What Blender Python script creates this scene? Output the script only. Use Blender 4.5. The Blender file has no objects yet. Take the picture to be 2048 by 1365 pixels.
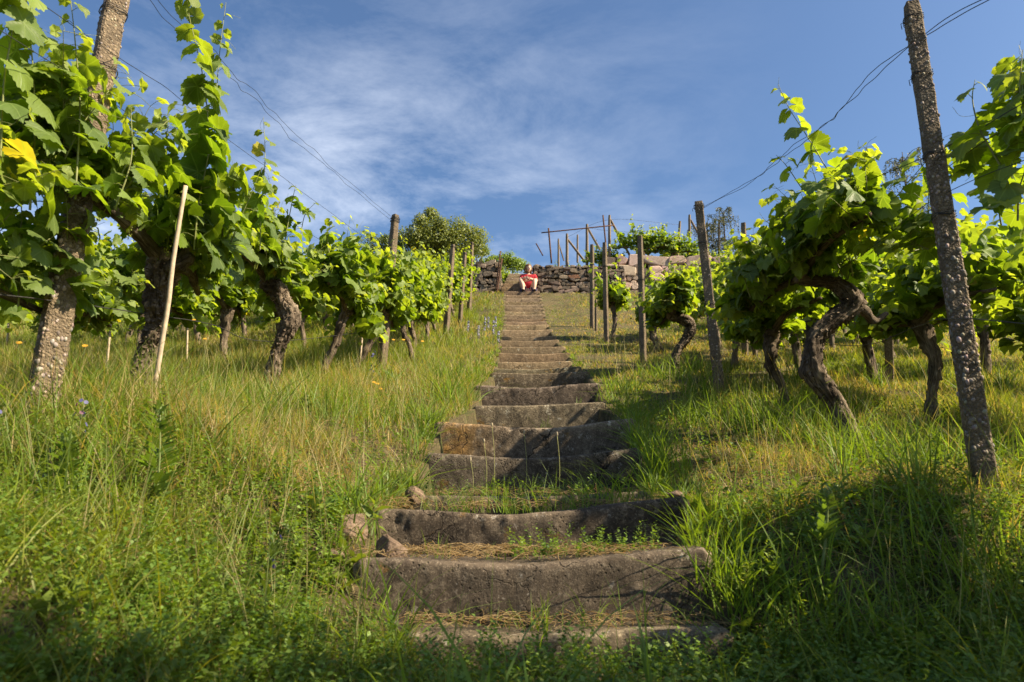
import bpy, math, random
import numpy as np
from mathutils import Vector, Matrix

# ------------------------------------------------------------------ camera, sky, sun
FPX = 1365.0; PITCH = math.atan2(345.5, FPX)
scn = bpy.context.scene
cam_d = bpy.data.cameras.new('camera'); cam = bpy.data.objects.new('camera', cam_d)
scn.collection.objects.link(cam); scn.camera = cam
cam.location = (0, 0, 0); cam.rotation_euler = (math.pi/2 + PITCH, 0, 0)
cam_d.sensor_width = 36.0; cam_d.lens = 36.0*FPX/2048.0
cam_d.clip_start = 0.05; cam_d.clip_end = 2000
cam_d.dof.use_dof = True; cam_d.dof.focus_distance = 5.5; cam_d.dof.aperture_fstop = 4.5
scn.view_settings.view_transform = 'Standard'; scn.view_settings.look = 'None'
scn.view_settings.exposure = 1.38; scn.view_settings.gamma = 1.0
try: scn.view_settings.use_curve_mapping = False
except Exception: pass
SUN_EL = math.radians(40); SUN_AZ = math.radians(107)   # azimuth clockwise from +Y (the view direction)
SDIR = Vector((math.sin(SUN_AZ)*math.cos(SUN_EL), math.cos(SUN_AZ)*math.cos(SUN_EL), math.sin(SUN_EL)))

world = bpy.data.worlds.new('World'); scn.world = world; world.use_nodes = True
nt = world.node_tree; nt.nodes.clear()
W = nt.nodes.new; LK = nt.links.new
sky = W('ShaderNodeTexSky'); sky.sky_type = 'NISHITA'; sky.sun_disc = False
sky.sun_elevation = SUN_EL; sky.sun_rotation = SUN_AZ
sky.air_density = 1.0; sky.dust_density = 1.8; sky.ozone_density = 2.5
tc = W('ShaderNodeTexCoord')
mp = W('ShaderNodeMapping'); mp.inputs['Rotation'].default_value = (0.25, 0.5, 0.35); mp.inputs['Scale'].default_value = (1.2, 2.0, 3.0)
n1 = W('ShaderNodeTexNoise'); n1.inputs['Scale'].default_value = 2.4; n1.inputs['Detail'].default_value = 12; n1.inputs['Roughness'].default_value = 0.66; n1.inputs['Distortion'].default_value = 0.25
n2 = W('ShaderNodeTexNoise'); n2.inputs['Scale'].default_value = 1.6; n2.inputs['Detail'].default_value = 3
r1 = W('ShaderNodeMapRange'); r1.inputs[1].default_value = 0.42; r1.inputs[2].default_value = 0.86
r2 = W('ShaderNodeMapRange'); r2.inputs[1].default_value = 0.34; r2.inputs[2].default_value = 0.62
mu = W('ShaderNodeMath'); mu.operation = 'MULTIPLY'
# more cloud towards the left and low, clear deep blue to the right
sp = W('ShaderNodeSeparateXYZ')
rx = W('ShaderNodeMapRange'); rx.inputs[1].default_value = 0.36; rx.inputs[2].default_value = -0.30; rx.inputs[3].default_value = 0.0; rx.inputs[4].default_value = 1.0
mu2 = W('ShaderNodeMath'); mu2.operation = 'MULTIPLY'; mu3 = W('ShaderNodeMath'); mu3.operation = 'MULTIPLY'; mu3.inputs[1].default_value = 0.82
tint = W('ShaderNodeMix'); tint.data_type = 'RGBA'; tint.blend_type = 'MULTIPLY'; tint.inputs[0].default_value = 1.0; tint.inputs[7].default_value = (0.84, 0.98, 1.10, 1)
mix = W('ShaderNodeMix'); mix.data_type = 'RGBA'; mix.inputs[7].default_value = (9.0, 9.5, 10.4, 1)
bg = W('ShaderNodeBackground'); bg.inputs['Strength'].default_value = 0.062
wo = W('ShaderNodeOutputWorld')
LK(tc.outputs['Generated'], mp.inputs['Vector']); LK(mp.outputs[0], n1.inputs['Vector']); LK(tc.outputs['Generated'], n2.inputs['Vector'])
LK(n1.outputs['Fac'], r1.inputs[0]); LK(n2.outputs['Fac'], r2.inputs[0]); LK(r1.outputs[0], mu.inputs[0]); LK(r2.outputs[0], mu.inputs[1])
LK(tc.outputs['Generated'], sp.inputs[0]); LK(sp.outputs['X'], rx.inputs[0]);  LK(mu.outputs[0], mu2.inputs[0]); LK(rx.outputs[0], mu2.inputs[1]); rz = W('ShaderNodeMapRange'); rz.inputs[1].default_value = 0.66; rz.inputs[2].default_value = 0.34; rz.inputs[3].default_value = 0.35; rz.inputs[4].default_value = 1.5
mu4 = W('ShaderNodeMath'); mu4.operation = 'MULTIPLY'; LK(sp.outputs['Z'], rz.inputs[0]); LK(mu2.outputs[0], mu4.inputs[0]); LK(rz.outputs[0], mu4.inputs[1]); LK(mu4.outputs[0], mu3.inputs[0])
LK(sky.outputs[0], tint.inputs[6]); LK(tint.outputs[2], mix.inputs[6]); LK(mu3.outputs[0], mix.inputs[0]); LK(mix.outputs[2], bg.inputs['Color']); LK(bg.outputs[0], wo.inputs['Surface'])

sun_d = bpy.data.lights.new('sun', 'SUN'); sun_d.energy = 5.0; sun_d.angle = math.radians(0.53); sun_d.color = (1.0, 0.86, 0.61)
sun = bpy.data.objects.new('sun', sun_d); scn.collection.objects.link(sun)
sun.rotation_euler = SDIR.to_track_quat('Z', 'Y').to_euler(); sun.location = (20, -10, 20)

# ------------------------------------------------------------------ helpers
RNG = np.random.default_rng(7); random.seed(7)
cp, spn = math.cos(PITCH), math.sin(PITCH)
def at(px, py, D):
    """point of the place seen at photo pixel (px,py) at forward distance D (metres)"""
    u = (px-1024)/FPX; v = (682.5-py)/FPX; k = D/(cp - v*spn)
    return np.array([u*k, D, (spn + v*cp)*k])
def sm(t):
    t = np.clip(t, 0, 1); return t*t*(3-2*t)
def _h(i, j, k):
    n = (i*374761393 + j*668265263 + k*2147483647 + 1013904223) & 0xffffffff
    n = ((n ^ (n >> 13))*1274126177) & 0xffffffff
    return ((n ^ (n >> 16)) & 0xffff)/65535.0
def vn(P, s=1.0, o=0.0):
    """value noise -1..1 for an (n,3) array"""
    P = np.asarray(P, float)*s + o + 1000.0
    I = np.floor(P).astype(np.int64); F = P-I; F = F*F*(3-2*F)
    r = 0
    for a in (0, 1):
        for b in (0, 1):
            for c in (0, 1):
                w = (F[:, 0] if a else 1-F[:, 0])*(F[:, 1] if b else 1-F[:, 1])*(F[:, 2] if c else 1-F[:, 2])
                r = r + w*_h(I[:, 0]+a, I[:, 1]+b, I[:, 2]+c)
    return r*2-1
def fbm(P, s=1.0, o=0.0, oct=4):
    r = 0; a = 1.0; t = 0
    for i in range(oct):
        r = r + a*vn(P, s*2**i, o+i*17.3); t += a; a *= 0.5
    return r/t
def norm(a):
    a = np.asarray(a, float); return a/np.maximum(np.linalg.norm(a, axis=-1, keepdims=True), 1e-9)

class MB:
    """collects pieces and builds ONE mesh object"""
    def __init__(s): s.V = []; s.Q = []; s.T = []; s.C = []; s.U = []; s.n = 0
    def add(s, V, Q=None, T=None, C=None, U=None):
        V = np.asarray(V, float).reshape(-1, 3)
        if Q is not None and len(Q): s.Q.append(np.asarray(Q, np.int64).reshape(-1, 4)+s.n)
        if T is not None and len(T): s.T.append(np.asarray(T, np.int64).reshape(-1, 3)+s.n)
        s.V.append(V)
        C = np.ones((len(V), 3))*0.5 if C is None else np.broadcast_to(np.asarray(C, float), (len(V), 3))
        U = np.zeros((len(V), 3)) if U is None else U
        s.C.append(C); s.U.append(U); s.n += len(V)
    def build(s, name, mat, parent=None, smooth=True):
        V = np.concatenate(s.V); Q = np.concatenate(s.Q) if s.Q else np.zeros((0, 4), np.int64); T = np.concatenate(s.T) if s.T else np.zeros((0, 3), np.int64)
        me = bpy.data.meshes.new(name)
        me.vertices.add(len(V)); me.vertices.foreach_set('co', V.astype(np.float32).ravel())
        nl = 4*len(Q)+3*len(T); me.loops.add(nl)
        me.loops.foreach_set('vertex_index', np.concatenate([Q.ravel(), T.ravel()]).astype(np.int32))
        me.polygons.add(len(Q)+len(T))
        st = np.concatenate([np.arange(len(Q))*4, 4*len(Q)+np.arange(len(T))*3]).astype(np.int32)
        me.polygons.foreach_set('loop_start', st)
        me.update(calc_edges=True); me.validate()
        me.polygons.foreach_set('use_smooth', np.full(len(me.polygons), smooth))
        a = me.attributes.new('tint', 'FLOAT_COLOR', 'POINT')
        a.data.foreach_set('color', np.concatenate([np.concatenate(s.C), np.ones((len(V), 1))], 1).astype(np.float32).ravel())
        b = me.attributes.new('luv', 'FLOAT_VECTOR', 'POINT')
        b.data.foreach_set('vector', np.concatenate(s.U).astype(np.float32).ravel())
        me.materials.append(mat)
        ob = bpy.data.objects.new(name, me); scn.collection.objects.link(ob)
        if parent is not None: ob.parent = parent
        return ob
def tag(o, label=None, cat=None, group=None, kind=None):
    if label: o['label'] = label
    if cat: o['category'] = cat
    if group: o['group'] = group
    if kind: o['kind'] = kind
    return o
def empty(name, loc, label, cat, group=None):
    o = bpy.data.objects.new(name, None); scn.collection.objects.link(o); o.location = tuple(loc); o.empty_display_size = 0.1
    return tag(o, label, cat, group)
def frames(P):
    P = np.asarray(P, float); t = norm(np.gradient(P, axis=0))
    ref = np.array([0.0, 0.0, 1.0]) if abs(t[0][2]) < 0.9 else np.array([1.0, 0, 0])
    n = np.cross(ref, t[0]); n /= np.linalg.norm(n); N = [n]
    for i in range(1, len(P)):
        n = N[-1]-t[i]*np.dot(N[-1], t[i]); n /= max(np.linalg.norm(n), 1e-9); N.append(n)
    N = np.array(N); return t, N, np.cross(t, N)
def tube(mb, P, R, k=8, C=None, cap=True, disp=None):
    P = np.asarray(P, float); n = len(P); R = np.broadcast_to(np.asarray(R, float), (n,))
    t, N, B = frames(P); a = np.arange(k)*2*math.pi/k
    rr = R[:, None]*np.ones(k)[None, :]
    if disp is not None: rr = rr*disp(a, n)
    V = P[:, None, :] + rr[..., None]*(np.cos(a)[None, :, None]*N[:, None, :] + np.sin(a)[None, :, None]*B[:, None, :])
    V = V.reshape(-1, 3); i = np.arange(n-1)[:, None]*k; j = np.arange(k)[None, :]; j2 = (j+1) % k
    Q = np.stack([i+j, i+j2, i+k+j2, i+k+j], -1).reshape(-1, 4)
    s = np.concatenate([[0], np.cumsum(np.linalg.norm(np.diff(P, axis=0), axis=1))])
    U = np.stack([np.tile(a/(2*math.pi), n), np.repeat(s, k), np.zeros(n*k)], 1)
    T = []
    if cap:
        V = np.concatenate([V, P[:1], P[-1:]]); c0 = n*k; c1 = c0+1
        T = [(c0, (q+1) % k, q) for q in range(k)] + [(c1, (n-1)*k+q, (n-1)*k+(q+1) % k) for q in range(k)]
        U = np.concatenate([U, [[0, 0, 0], [0, s[-1], 0]]])
    mb.add(V, Q, T, C, U)
def spline(pts, n):
    pts = np.asarray(pts, float); m = len(pts)
    if m == 2: return pts[0]+(pts[1]-pts[0])*np.linspace(0, 1, n)[:, None]
    P = np.concatenate([[2*pts[0]-pts[1]], pts, [2*pts[-1]-pts[-2]]]); out = []
    for x in np.linspace(0, m-1-1e-6, n):
        i = int(x); f = x-i; a, b, c, d = P[i:i+4]
        out.append(0.5*((2*b)+(-a+c)*f+(2*a-5*b+4*c-d)*f*f+(-a+3*b-3*c+d)*f**3))
    return np.array(out)
def blob(mb, c, r, C=None, seed=0.0, amp=0.12, nu=10, nv=7, rot=None):
    u = np.arange(nu)*2*math.pi/nu; v = np.linspace(0, math.pi, nv)
    D = np.array([[math.sin(b)*math.cos(a), math.sin(b)*math.sin(a), math.cos(b)] for b in v for a in u])
    D = D*(1+amp*vn(D, 1.7, seed))[:, None]*np.asarray(r)
    if rot is not None: D = D@rot.T
    i = np.arange(nv-1)[:, None]*nu; j = np.arange(nu)[None, :]; j2 = (j+1) % nu
    Q = np.stack([i+j, i+nu+j, i+nu+j2, i+j2], -1).reshape(-1, 4)
    mb.add(D+np.asarray(c), Q, None, C)

# ------------------------------------------------------------------ materials
def mat_new(name):
    m = bpy.data.materials.new(name); m.use_nodes = True; t = m.node_tree; t.nodes.clear()
    o = t.nodes.new('ShaderNodeOutputMaterial'); return m, t, o
def nd(t, typ, **kw):
    n = t.nodes.new(typ)
    for k, v in kw.items():
        if k.startswith('i_'):
            key = k[2:]; key = int(key) if key.isdigit() else key.replace('_', ' ')
            n.inputs[key].default_value = v
        else: setattr(n, k, v)
    return n
def mixc(t, fac, a, b, mode='MIX'):
    n = nd(t, 'ShaderNodeMix', data_type='RGBA', blend_type=mode)
    for idx, x in ((0, fac), (6, a), (7, b)):
        if hasattr(x, 'is_output') or isinstance(x, bpy.types.NodeSocket): t.links.new(x, n.inputs[idx])
        else: n.inputs[idx].default_value = (*x, 1) if isinstance(x, tuple) and len(x) == 3 else x
    return n.outputs[2]
def ramp(t, s, a, b, lo=0.0, hi=1.0):
    n = nd(t, 'ShaderNodeMapRange'); t.links.new(s, n.inputs[0]); n.inputs[1].default_value = a; n.inputs[2].default_value = b; n.inputs[3].default_value = lo; n.inputs[4].default_value = hi
    return n.outputs[0]
def noise(t, vec, scale, detail=6, rough=0.6, dist=0.0):
    n = nd(t, 'ShaderNodeTexNoise'); n.inputs['Scale'].default_value = scale; n.inputs['Detail'].default_value = detail; n.inputs['Roughness'].default_value = rough; n.inputs['Distortion'].default_value = dist
    if vec is not None: t.links.new(vec, n.inputs['Vector'])
    return n.outputs['Fac']
def math_(t, op, a, b=None):
    n = nd(t, 'ShaderNodeMath', operation=op)
    for i, x in ((0, a), (1, b)):
        if x is None: continue
        if isinstance(x, bpy.types.NodeSocket): t.links.new(x, n.inputs[i])
        else: n.inputs[i].default_value = x
    return n.outputs[0]
def mapped(t, scale=(1, 1, 1), coord='Object', rot=(0, 0, 0)):
    c = nd(t, 'ShaderNodeTexCoord'); m = nd(t, 'ShaderNodeMapping'); m.inputs['Scale'].default_value = scale; m.inputs['Rotation'].default_value = rot
    t.links.new(c.outputs[coord], m.inputs[0]); return m.outputs[0]
def finish(t, o, col, rough=0.8, bump=None, bstr=0.5, bdist=0.01, spec=0.3):
    p = nd(t, 'ShaderNodeBsdfPrincipled'); p.inputs['Roughness'].default_value = rough; p.inputs['Specular IOR Level'].default_value = spec
    if isinstance(col, bpy.types.NodeSocket): t.links.new(col, p.inputs['Base Color'])
    else: p.inputs['Base Color'].default_value = (*col, 1)
    if bump is not None:
        b = nd(t, 'ShaderNodeBump'); b.inputs['Strength'].default_value = bstr; b.inputs['Distance'].default_value = bdist
        t.links.new(bump, b.inputs['Height']); t.links.new(b.outputs[0], p.inputs['Normal'])
    t.links.new(p.outputs[0], o.inputs['Surface']); return p
M = {}
def leafy(name, transl=0.35, veins=False, rough=0.5, tmul=(2.15, 2.0, 0.5), spec=0.35):
    m, t, o = mat_new(name)
    a = nd(t, 'ShaderNodeAttribute', attribute_name='tint'); col = a.outputs['Color']
    c = nd(t, 'ShaderNodeTexCoord')
    bumph = None
    if veins:
        l = nd(t, 'ShaderNodeAttribute', attribute_name='luv'); sx = nd(t, 'ShaderNodeSeparateXYZ'); t.links.new(l.outputs['Vector'], sx.inputs[0])
        best = None
        for ang in (0, 47, -47, 100, -100):
            ca, sa = math.cos(math.radians(ang)), math.sin(math.radians(ang))
            al = math_(t, 'ADD', math_(t, 'MULTIPLY', sx.outputs[0], sa), math_(t, 'MULTIPLY', sx.outputs[1], ca))
            pe = math_(t, 'ABSOLUTE', math_(t, 'SUBTRACT', math_(t, 'MULTIPLY', sx.outputs[0], ca), math_(t, 'MULTIPLY', sx.outputs[1], sa)))
            # side veins: sloping stripes from the main vein
            d = math_(t, 'ADD', pe, math_(t, 'MULTIPLY', math_(t, 'LESS_THAN', al, 0.0), 9.0))
            best = d if best is None else math_(t, 'MINIMUM', best, d)
            if ang == 0: side = math_(t, 'SUBTRACT', al, math_(t, 'MULTIPLY', pe, 0.75))
        vein = ramp(t, best, 0.035, 0.008)
        sv = math_(t, 'ABSOLUTE', math_(t, 'SUBTRACT', math_(t, 'FRACT', math_(t, 'MULTIPLY', side, 6.0)), 0.5))
        sv = ramp(t, sv, 0.10, 0.0)
        fine = noise(t, l.outputs['Vector'], 14, 3)
        col = mixc(t, math_(t, 'MULTIPLY', vein, 0.5), col, (0.22, 0.30, 0.07))
        col = mixc(t, math_(t, 'MULTIPLY', sv, 0.16), col, (0.20, 0.28, 0.06))
        h = math_(t, 'SUBTRACT', math_(t, 'MULTIPLY', fine, 0.6), math_(t, 'ADD', vein, math_(t, 'MULTIPLY', sv, 0.5)))
        bumph = h
    g = nd(t, 'ShaderNodeNewGeometry')
    col2 = mixc(t, math_(t, 'MULTIPLY', g.outputs['Backfacing'], 0.28), col, (0.17, 0.21, 0.11))
    p = nd(t, 'ShaderNodeBsdfPrincipled'); p.inputs['Roughness'].default_value = rough; p.inputs['Specular IOR Level'].default_value = spec
    t.links.new(col2, p.inputs['Base Color'])
    if bumph is not None:
        b = nd(t, 'ShaderNodeBump'); b.inputs['Strength'].default_value = 0.35; b.inputs['Distance'].default_value = 0.004
        t.links.new(bumph, b.inputs['Height']); t.links.new(b.outputs[0], p.inputs['Normal'])
    tr = nd(t, 'ShaderNodeBsdfTranslucent'); t.links.new(mixc(t, 1.0, col, tmul, 'MULTIPLY'), tr.inputs['Color'])
    ms = nd(t, 'ShaderNodeMixShader'); ms.inputs[0].default_value = transl
    t.links.new(p.outputs[0], ms.inputs[1]); t.links.new(tr.outputs[0], ms.inputs[2]); t.links.new(ms.outputs[0], o.inputs['Surface'])
    return m
M['vine_leaf'] = leafy('vine leaf', 0.48, True)
M['vine_leaf_far'] = leafy('vine leaf distant', 0.48, False)
M['grass'] = leafy('grass blades', 0.46, False, 0.5, (1.7, 1.55, 0.5), 0.25)
M['herb'] = leafy('herb leaves', 0.34, False, 0.55)
M['tree_leaf'] = leafy('tree leaves', 0.3, False, 0.5)

def plain(name, col, rough=0.7, spec=0.3, metal=0.0, nscale=40, amt=0.3, bd=0.002):
    m, t, o = mat_new(name); v = mapped(t); n = noise(t, v, nscale, 6)
    c = mixc(t, ramp(t, n, 0.3, 0.7), tuple(x*(1-amt) for x in col), tuple(min(1, x*(1+amt)) for x in col))
    p = finish(t, o, c, rough, n, 0.4, bd, spec); p.inputs['Metallic'].default_value = metal; return m
M['petal'] = leafy('flower petals', 0.3, False, 0.6, (1, 1, 1))
M['wire'] = plain('dark galvanised wire', (0.035, 0.033, 0.032), 0.55, 0.4, 0.3)
M['rust'] = plain('rusty steel', (0.085, 0.042, 0.026), 0.85, 0.2, 0.0, 60, 0.5)
M['stake'] = plain('pale wooden stake', (0.42, 0.33, 0.24), 0.8, 0.2, 0, 30, 0.25)
M['oldwood'] = plain('old grey brown wood', (0.19, 0.145, 0.105), 0.85, 0.2, 0, 30, 0.35)
M['cane'] = plain('green cane', (0.16, 0.17, 0.05), 0.55, 0.35, 0, 25, 0.4)
M['darkcane'] = plain('brown cane', (0.13, 0.08, 0.045), 0.75, 0.2, 0, 60, 0.4)

def bark(name, a, b, st=(26, 3.0, 1)):
    m, t, o = mat_new(name)
    l = nd(t, 'ShaderNodeAttribute', attribute_name='luv'); mp = nd(t, 'ShaderNodeMapping'); mp.inputs['Scale'].default_value = st; t.links.new(l.outputs['Vector'], mp.inputs[0])
    n = noise(t, mp.outputs[0], 1.2, 8, 0.7, 1.2); n2 = noise(t, mapped(t), 28, 8, 0.7); n3 = noise(t, mapped(t), 5, 3)
    c = mixc(t, ramp(t, n, 0.38, 0.66), a, b); c = mixc(t, ramp(t, n3, 0.4, 0.7), c, tuple(x*0.55 for x in a)); c = mixc(t, ramp(t, n2, 0.6, 0.8), c, tuple(min(1, x*1.5) for x in b))
    h = math_(t, 'ADD', n, math_(t, 'MULTIPLY', n2, 0.4))
    finish(t, o, c, 0.9, h, 1.0, 0.025, 0.15); return m
M['vine_bark'] = bark('shaggy vine bark', (0.05, 0.034, 0.024), (0.36, 0.28, 0.205), (16, 5.0, 1))
M['tree_bark'] = bark('tree bark', (0.05, 0.04, 0.03), (0.14, 0.11, 0.08))

def concrete():
    m, t, o = mat_new('washed aggregate concrete'); v = mapped(t)
    vo = nd(t, 'ShaderNodeTexVoronoi'); vo.inputs['Scale'].default_value = 75; t.links.new(v, vo.inputs['Vector'])
    vo2 = nd(t, 'ShaderNodeTexVoronoi'); vo2.inputs['Scale'].default_value = 170; t.links.new(v, vo2.inputs['Vector'])
    a = nd(t, 'ShaderNodeAttribute', attribute_name='tint')
    n = noise(t, v, 9, 5); nf = noise(t, v, 240, 3)
    hs = nd(t, 'ShaderNodeSeparateColor'); t.links.new(vo.outputs['Color'], hs.inputs[0])
    peb = mixc(t, hs.outputs[0], (0.07, 0.050, 0.034), (0.29, 0.215, 0.14)); 
    c = mixc(t, ramp(t, vo.outputs['Distance'], 0.42, 0.62), peb, (0.135, 0.10, 0.066))
    c = mixc(t, ramp(t, n, 0.4, 0.7), c, (0.075, 0.055, 0.038)); c = mixc(t, 0.5, c, a.outputs['Color'], 'SOFT_LIGHT')
    c = mixc(t, ramp(t, nf, 0.45, 0.75, 0, 0.5), c, (0.28, 0.225, 0.16))
    h = math_(t, 'ADD', ramp(t, vo.outputs['Distance'], 0.7, 0.1), math_(t, 'MULTIPLY', ramp(t, vo2.outputs['Distance'], 0.6, 0.1), 0.4))
    finish(t, o, c, 0.9, h, 0.9, 0.006, 0.2); return m
M['concrete'] = concrete()
def pebble():
    m, t, o = mat_new('pebbles'); a = nd(t, 'ShaderNodeAttribute', attribute_name='tint'); n = noise(t, mapped(t), 150, 4)
    finish(t, o, mixc(t, ramp(t, n, 0.3, 0.7, 0, 0.4), a.outputs['Color'], (0.1, 0.08, 0.07)), 0.8, n, 0.4, 0.002); return m
M['pebble'] = pebble()

def stone(name, base, dark, light, moss=True, tool=True, use_tint=False):
    m, t, o = mat_new(name); v = mapped(t)
    n = noise(t, v, 2.6, 10, 0.72); nf = noise(t, v, 24, 12, 0.78); npit = nd(t, 'ShaderNodeTexVoronoi'); npit.inputs['Scale'].default_value = 55; t.links.new(v, npit.inputs['Vector'])
    cr = nd(t, 'ShaderNodeTexVoronoi', feature='DISTANCE_TO_EDGE'); cr.inputs['Scale'].default_value = 2.3
    wv = nd(t, 'ShaderNodeVectorMath', operation='ADD'); t.links.new(v, wv.inputs[0]); nv_ = nd(t, 'ShaderNodeTexNoise'); nv_.inputs['Scale'].default_value = 6; nv_.inputs['Detail'].default_value = 6; t.links.new(v, nv_.inputs['Vector']); sc_ = nd(t, 'ShaderNodeVectorMath', operation='SCALE'); sc_.inputs['Scale'].default_value = 0.5; t.links.new(nv_.outputs['Color'], sc_.inputs[0]); t.links.new(sc_.outputs[0], wv.inputs[1]); t.links.new(wv.outputs[0], cr.inputs['Vector'])
    crack = math_(t, 'MULTIPLY', ramp(t, cr.outputs['Distance'], 0.016, 0.0), ramp(t, noise(t, v, 1.3, 2), 0.5, 0.6))
    pit = math_(t, 'MULTIPLY', ramp(t, npit.outputs['Distance'], 0.32, 0.12), ramp(t, noise(t, v, 9, 4), 0.48, 0.6))
    c = mixc(t, ramp(t, n, 0.38, 0.62), dark, base); c = mixc(t, ramp(t, nf, 0.52, 0.68, 0, 0.85), c, light); c = mixc(t, ramp(t, nf, 0.46, 0.34, 0, 0.7), c, tuple(x*0.6 for x in dark))
    if use_tint:
        a = nd(t, 'ShaderNodeAttribute', attribute_name='tint'); c = mixc(t, 1.0, c, a.outputs['Color'], 'MULTIPLY')
    spk = noise(t, v, 120, 2, 0.5); c = mixc(t, ramp(t, spk, 0.60, 0.68, 0, 0.55), c, light)
    if moss:
        k = noise(t, mapped(t, (1, 1, 1.6)), 3.1, 6, 0.75); c = mixc(t, ramp(t, k, 0.62, 0.68, 0, 0.8), c, (0.15, 0.085, 0.018))
        k2 = noise(t, mapped(t, (1, 1, 1), 'Object', (0.4, 0.2, 1)), 11, 5, 0.8); c = mixc(t, ramp(t, k2, 0.61, 0.66, 0, 0.75), c, (0.34, 0.32, 0.27))
        k3 = noise(t, mapped(t, (1, 1, 1), 'Object', (1.4, 0.2, 1)), 5, 6, 0.75); c = mixc(t, ramp(t, k3, 0.6, 0.66, 0, 0.85), c, (0.035, 0.028, 0.02))
    h = math_(t, 'SUBTRACT', math_(t, 'MULTIPLY', nf, 1.3), math_(t, 'ADD', math_(t, 'MULTIPLY', pit, 0.7), math_(t, 'MULTIPLY', crack, 2.0)))
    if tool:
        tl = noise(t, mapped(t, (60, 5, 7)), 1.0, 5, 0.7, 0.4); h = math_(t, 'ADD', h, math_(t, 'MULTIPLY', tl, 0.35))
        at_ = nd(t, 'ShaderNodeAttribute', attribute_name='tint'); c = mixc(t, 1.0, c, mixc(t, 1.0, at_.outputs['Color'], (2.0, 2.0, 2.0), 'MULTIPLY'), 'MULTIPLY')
    c = mixc(t, math_(t, 'MULTIPLY', pit, 0.7), c, tuple(x*0.5 for x in dark)); c = mixc(t, crack, c, (0.012, 0.01, 0.008))
    finish(t, o, c, 0.9, h, 0.8, 0.014, 0.2); return m
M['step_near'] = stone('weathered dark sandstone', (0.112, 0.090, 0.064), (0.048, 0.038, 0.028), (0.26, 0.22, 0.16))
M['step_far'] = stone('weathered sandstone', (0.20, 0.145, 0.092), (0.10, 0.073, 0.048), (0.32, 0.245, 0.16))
M['wallstone'] = stone('dry wall stone', (0.17, 0.138, 0.108), (0.08, 0.063, 0.05), (0.30, 0.25, 0.2), True, False, True)
M['palestone'] = stone('pale pink mortared stone', (0.38, 0.295, 0.245), (0.25, 0.185, 0.15), (0.48, 0.40, 0.34), False, False, True)
M['rock'] = stone('loose sandstone rock', (0.20, 0.135, 0.095), (0.11, 0.075, 0.052), (0.30, 0.22, 0.16), False, False)
M['whiterock'] = stone('white pebble stone', (0.75, 0.70, 0.62), (0.55, 0.5, 0.44), (0.85, 0.8, 0.75), False, False)
def groundm():
    m, t, o = mat_new('dry soil with thatch'); v = mapped(t)
    n = noise(t, v, 1.6, 6); nf = noise(t, v, 35, 8, 0.75); st = noise(t, mapped(t, (60, 8, 8), 'Object', (0, 0, 0.5)), 1.5, 6, 0.7)
    c = mixc(t, ramp(t, n, 0.35, 0.65), (0.06, 0.055, 0.025), (0.15, 0.115, 0.065)); c = mixc(t, ramp(t, nf, 0.45, 0.7, 0, 0.8), c, (0.045, 0.035, 0.02))
    c = mixc(t, ramp(t, st, 0.5, 0.65, 0, 0.6), c, (0.26, 0.20, 0.11)); c = mixc(t, ramp(t, noise(t, v, 4.5, 5), 0.5, 0.65, 0, 0.65), c, (0.07, 0.10, 0.025))
    finish(t, o, c, 0.95, math_(t, 'ADD', nf, st), 1.0, 0.03, 0.1); return m
M['ground'] = groundm()
M['mortar'] = plain('earth behind the stones', (0.06, 0.047, 0.035), 0.95, 0.1, 0, 20, 0.4, 0.02)

# ------------------------------------------------------------------ the stairs' line and the ground
# step front edges: y of the edge at left end, middle, right end, xl, xr, distance
STEPS = [(1268, 1264, 1256, 800, 1470, 2.36), (1117, 1120, 1097, 705, 1425, 2.55), (1016, 1016, 992, 745, 1380, 2.98),
 (992, 990, 982, 815, 1300, 3.50), (906, 911, 893, 850, 1284, 4.15), (842, 849, 834, 868, 1272, 4.80), (812, 808, 803, 945, 1212, 5.9), (771, 771, 765, 948, 1202, 6.8),
 (745, 746, 743, 980, 1180, 8.0), (737, 738, 732, 986, 1163, 8.6), (724, 724, 722, 990, 1144, 9.3), (706, 708, 705, 994, 1141, 10.3), (694, 695, 693, 997, 1131, 11.3), (681, 682, 679, 998, 1118, 12.3),
 (673, 674, 672, 1000, 1114, 13.0), (660, 661, 659, 1004, 1106, 14.1), (650, 650, 649, 1007, 1098, 15.0), (644, 644, 643, 1007, 1094, 15.6), (637.5, 638, 637, 1008, 1093, 16.2), (630, 630, 629, 1008, 1091, 16.8),
 (623, 623.6, 623, 1008, 1090, 17.3), (616, 616, 616, 1008, 1088, 17.8), (610, 610, 609, 1008, 1087, 18.25), (603.5, 604, 603, 1008, 1086, 18.7), (597, 597, 596.5, 1008, 1084, 19.15), (590.5, 591, 590, 1008, 1082, 19.65), (582.6, 583, 582.5, 1007, 1080, 20.2),
 (574, 574, 573, 1003, 1075, 21.1), (567, 567, 566, 1006, 1074, 21.5), (561.5, 561.5, 561, 1009, 1073, 21.9), (556, 556, 555.5, 1012, 1073, 22.3), (551, 551, 551, 1015, 1073, 22.7), (547.5, 547.5, 547.5, 1017, 1072, 23.1)]
SP = []
for yl, ym, yr, xl, xr, D in STEPS:
    SP.append((at(xl, yl, D), at((xl+xr)/2, ym, D), at(xr, yr, D)))
Dk = np.array([s[5] for s in STEPS]); Zk = np.array([p[1][2] for p in SP]); XLk = np.array([p[0][0] for p in SP]); XRk = np.array([p[2][0] for p in SP])
Tz = Zk[26]+1.12     # upper terrace height
gy = np.concatenate([[-80, -12, -3, 0, 1.0, 1.6], Dk[:27], [30]]); gz = np.concatenate([[-16, -4.0, -1.35, -0.78, -0.66, -0.55], Zk[:27]-0.05, [Zk[26]+0.3]])
gz[6:8] -= 0.04
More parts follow.
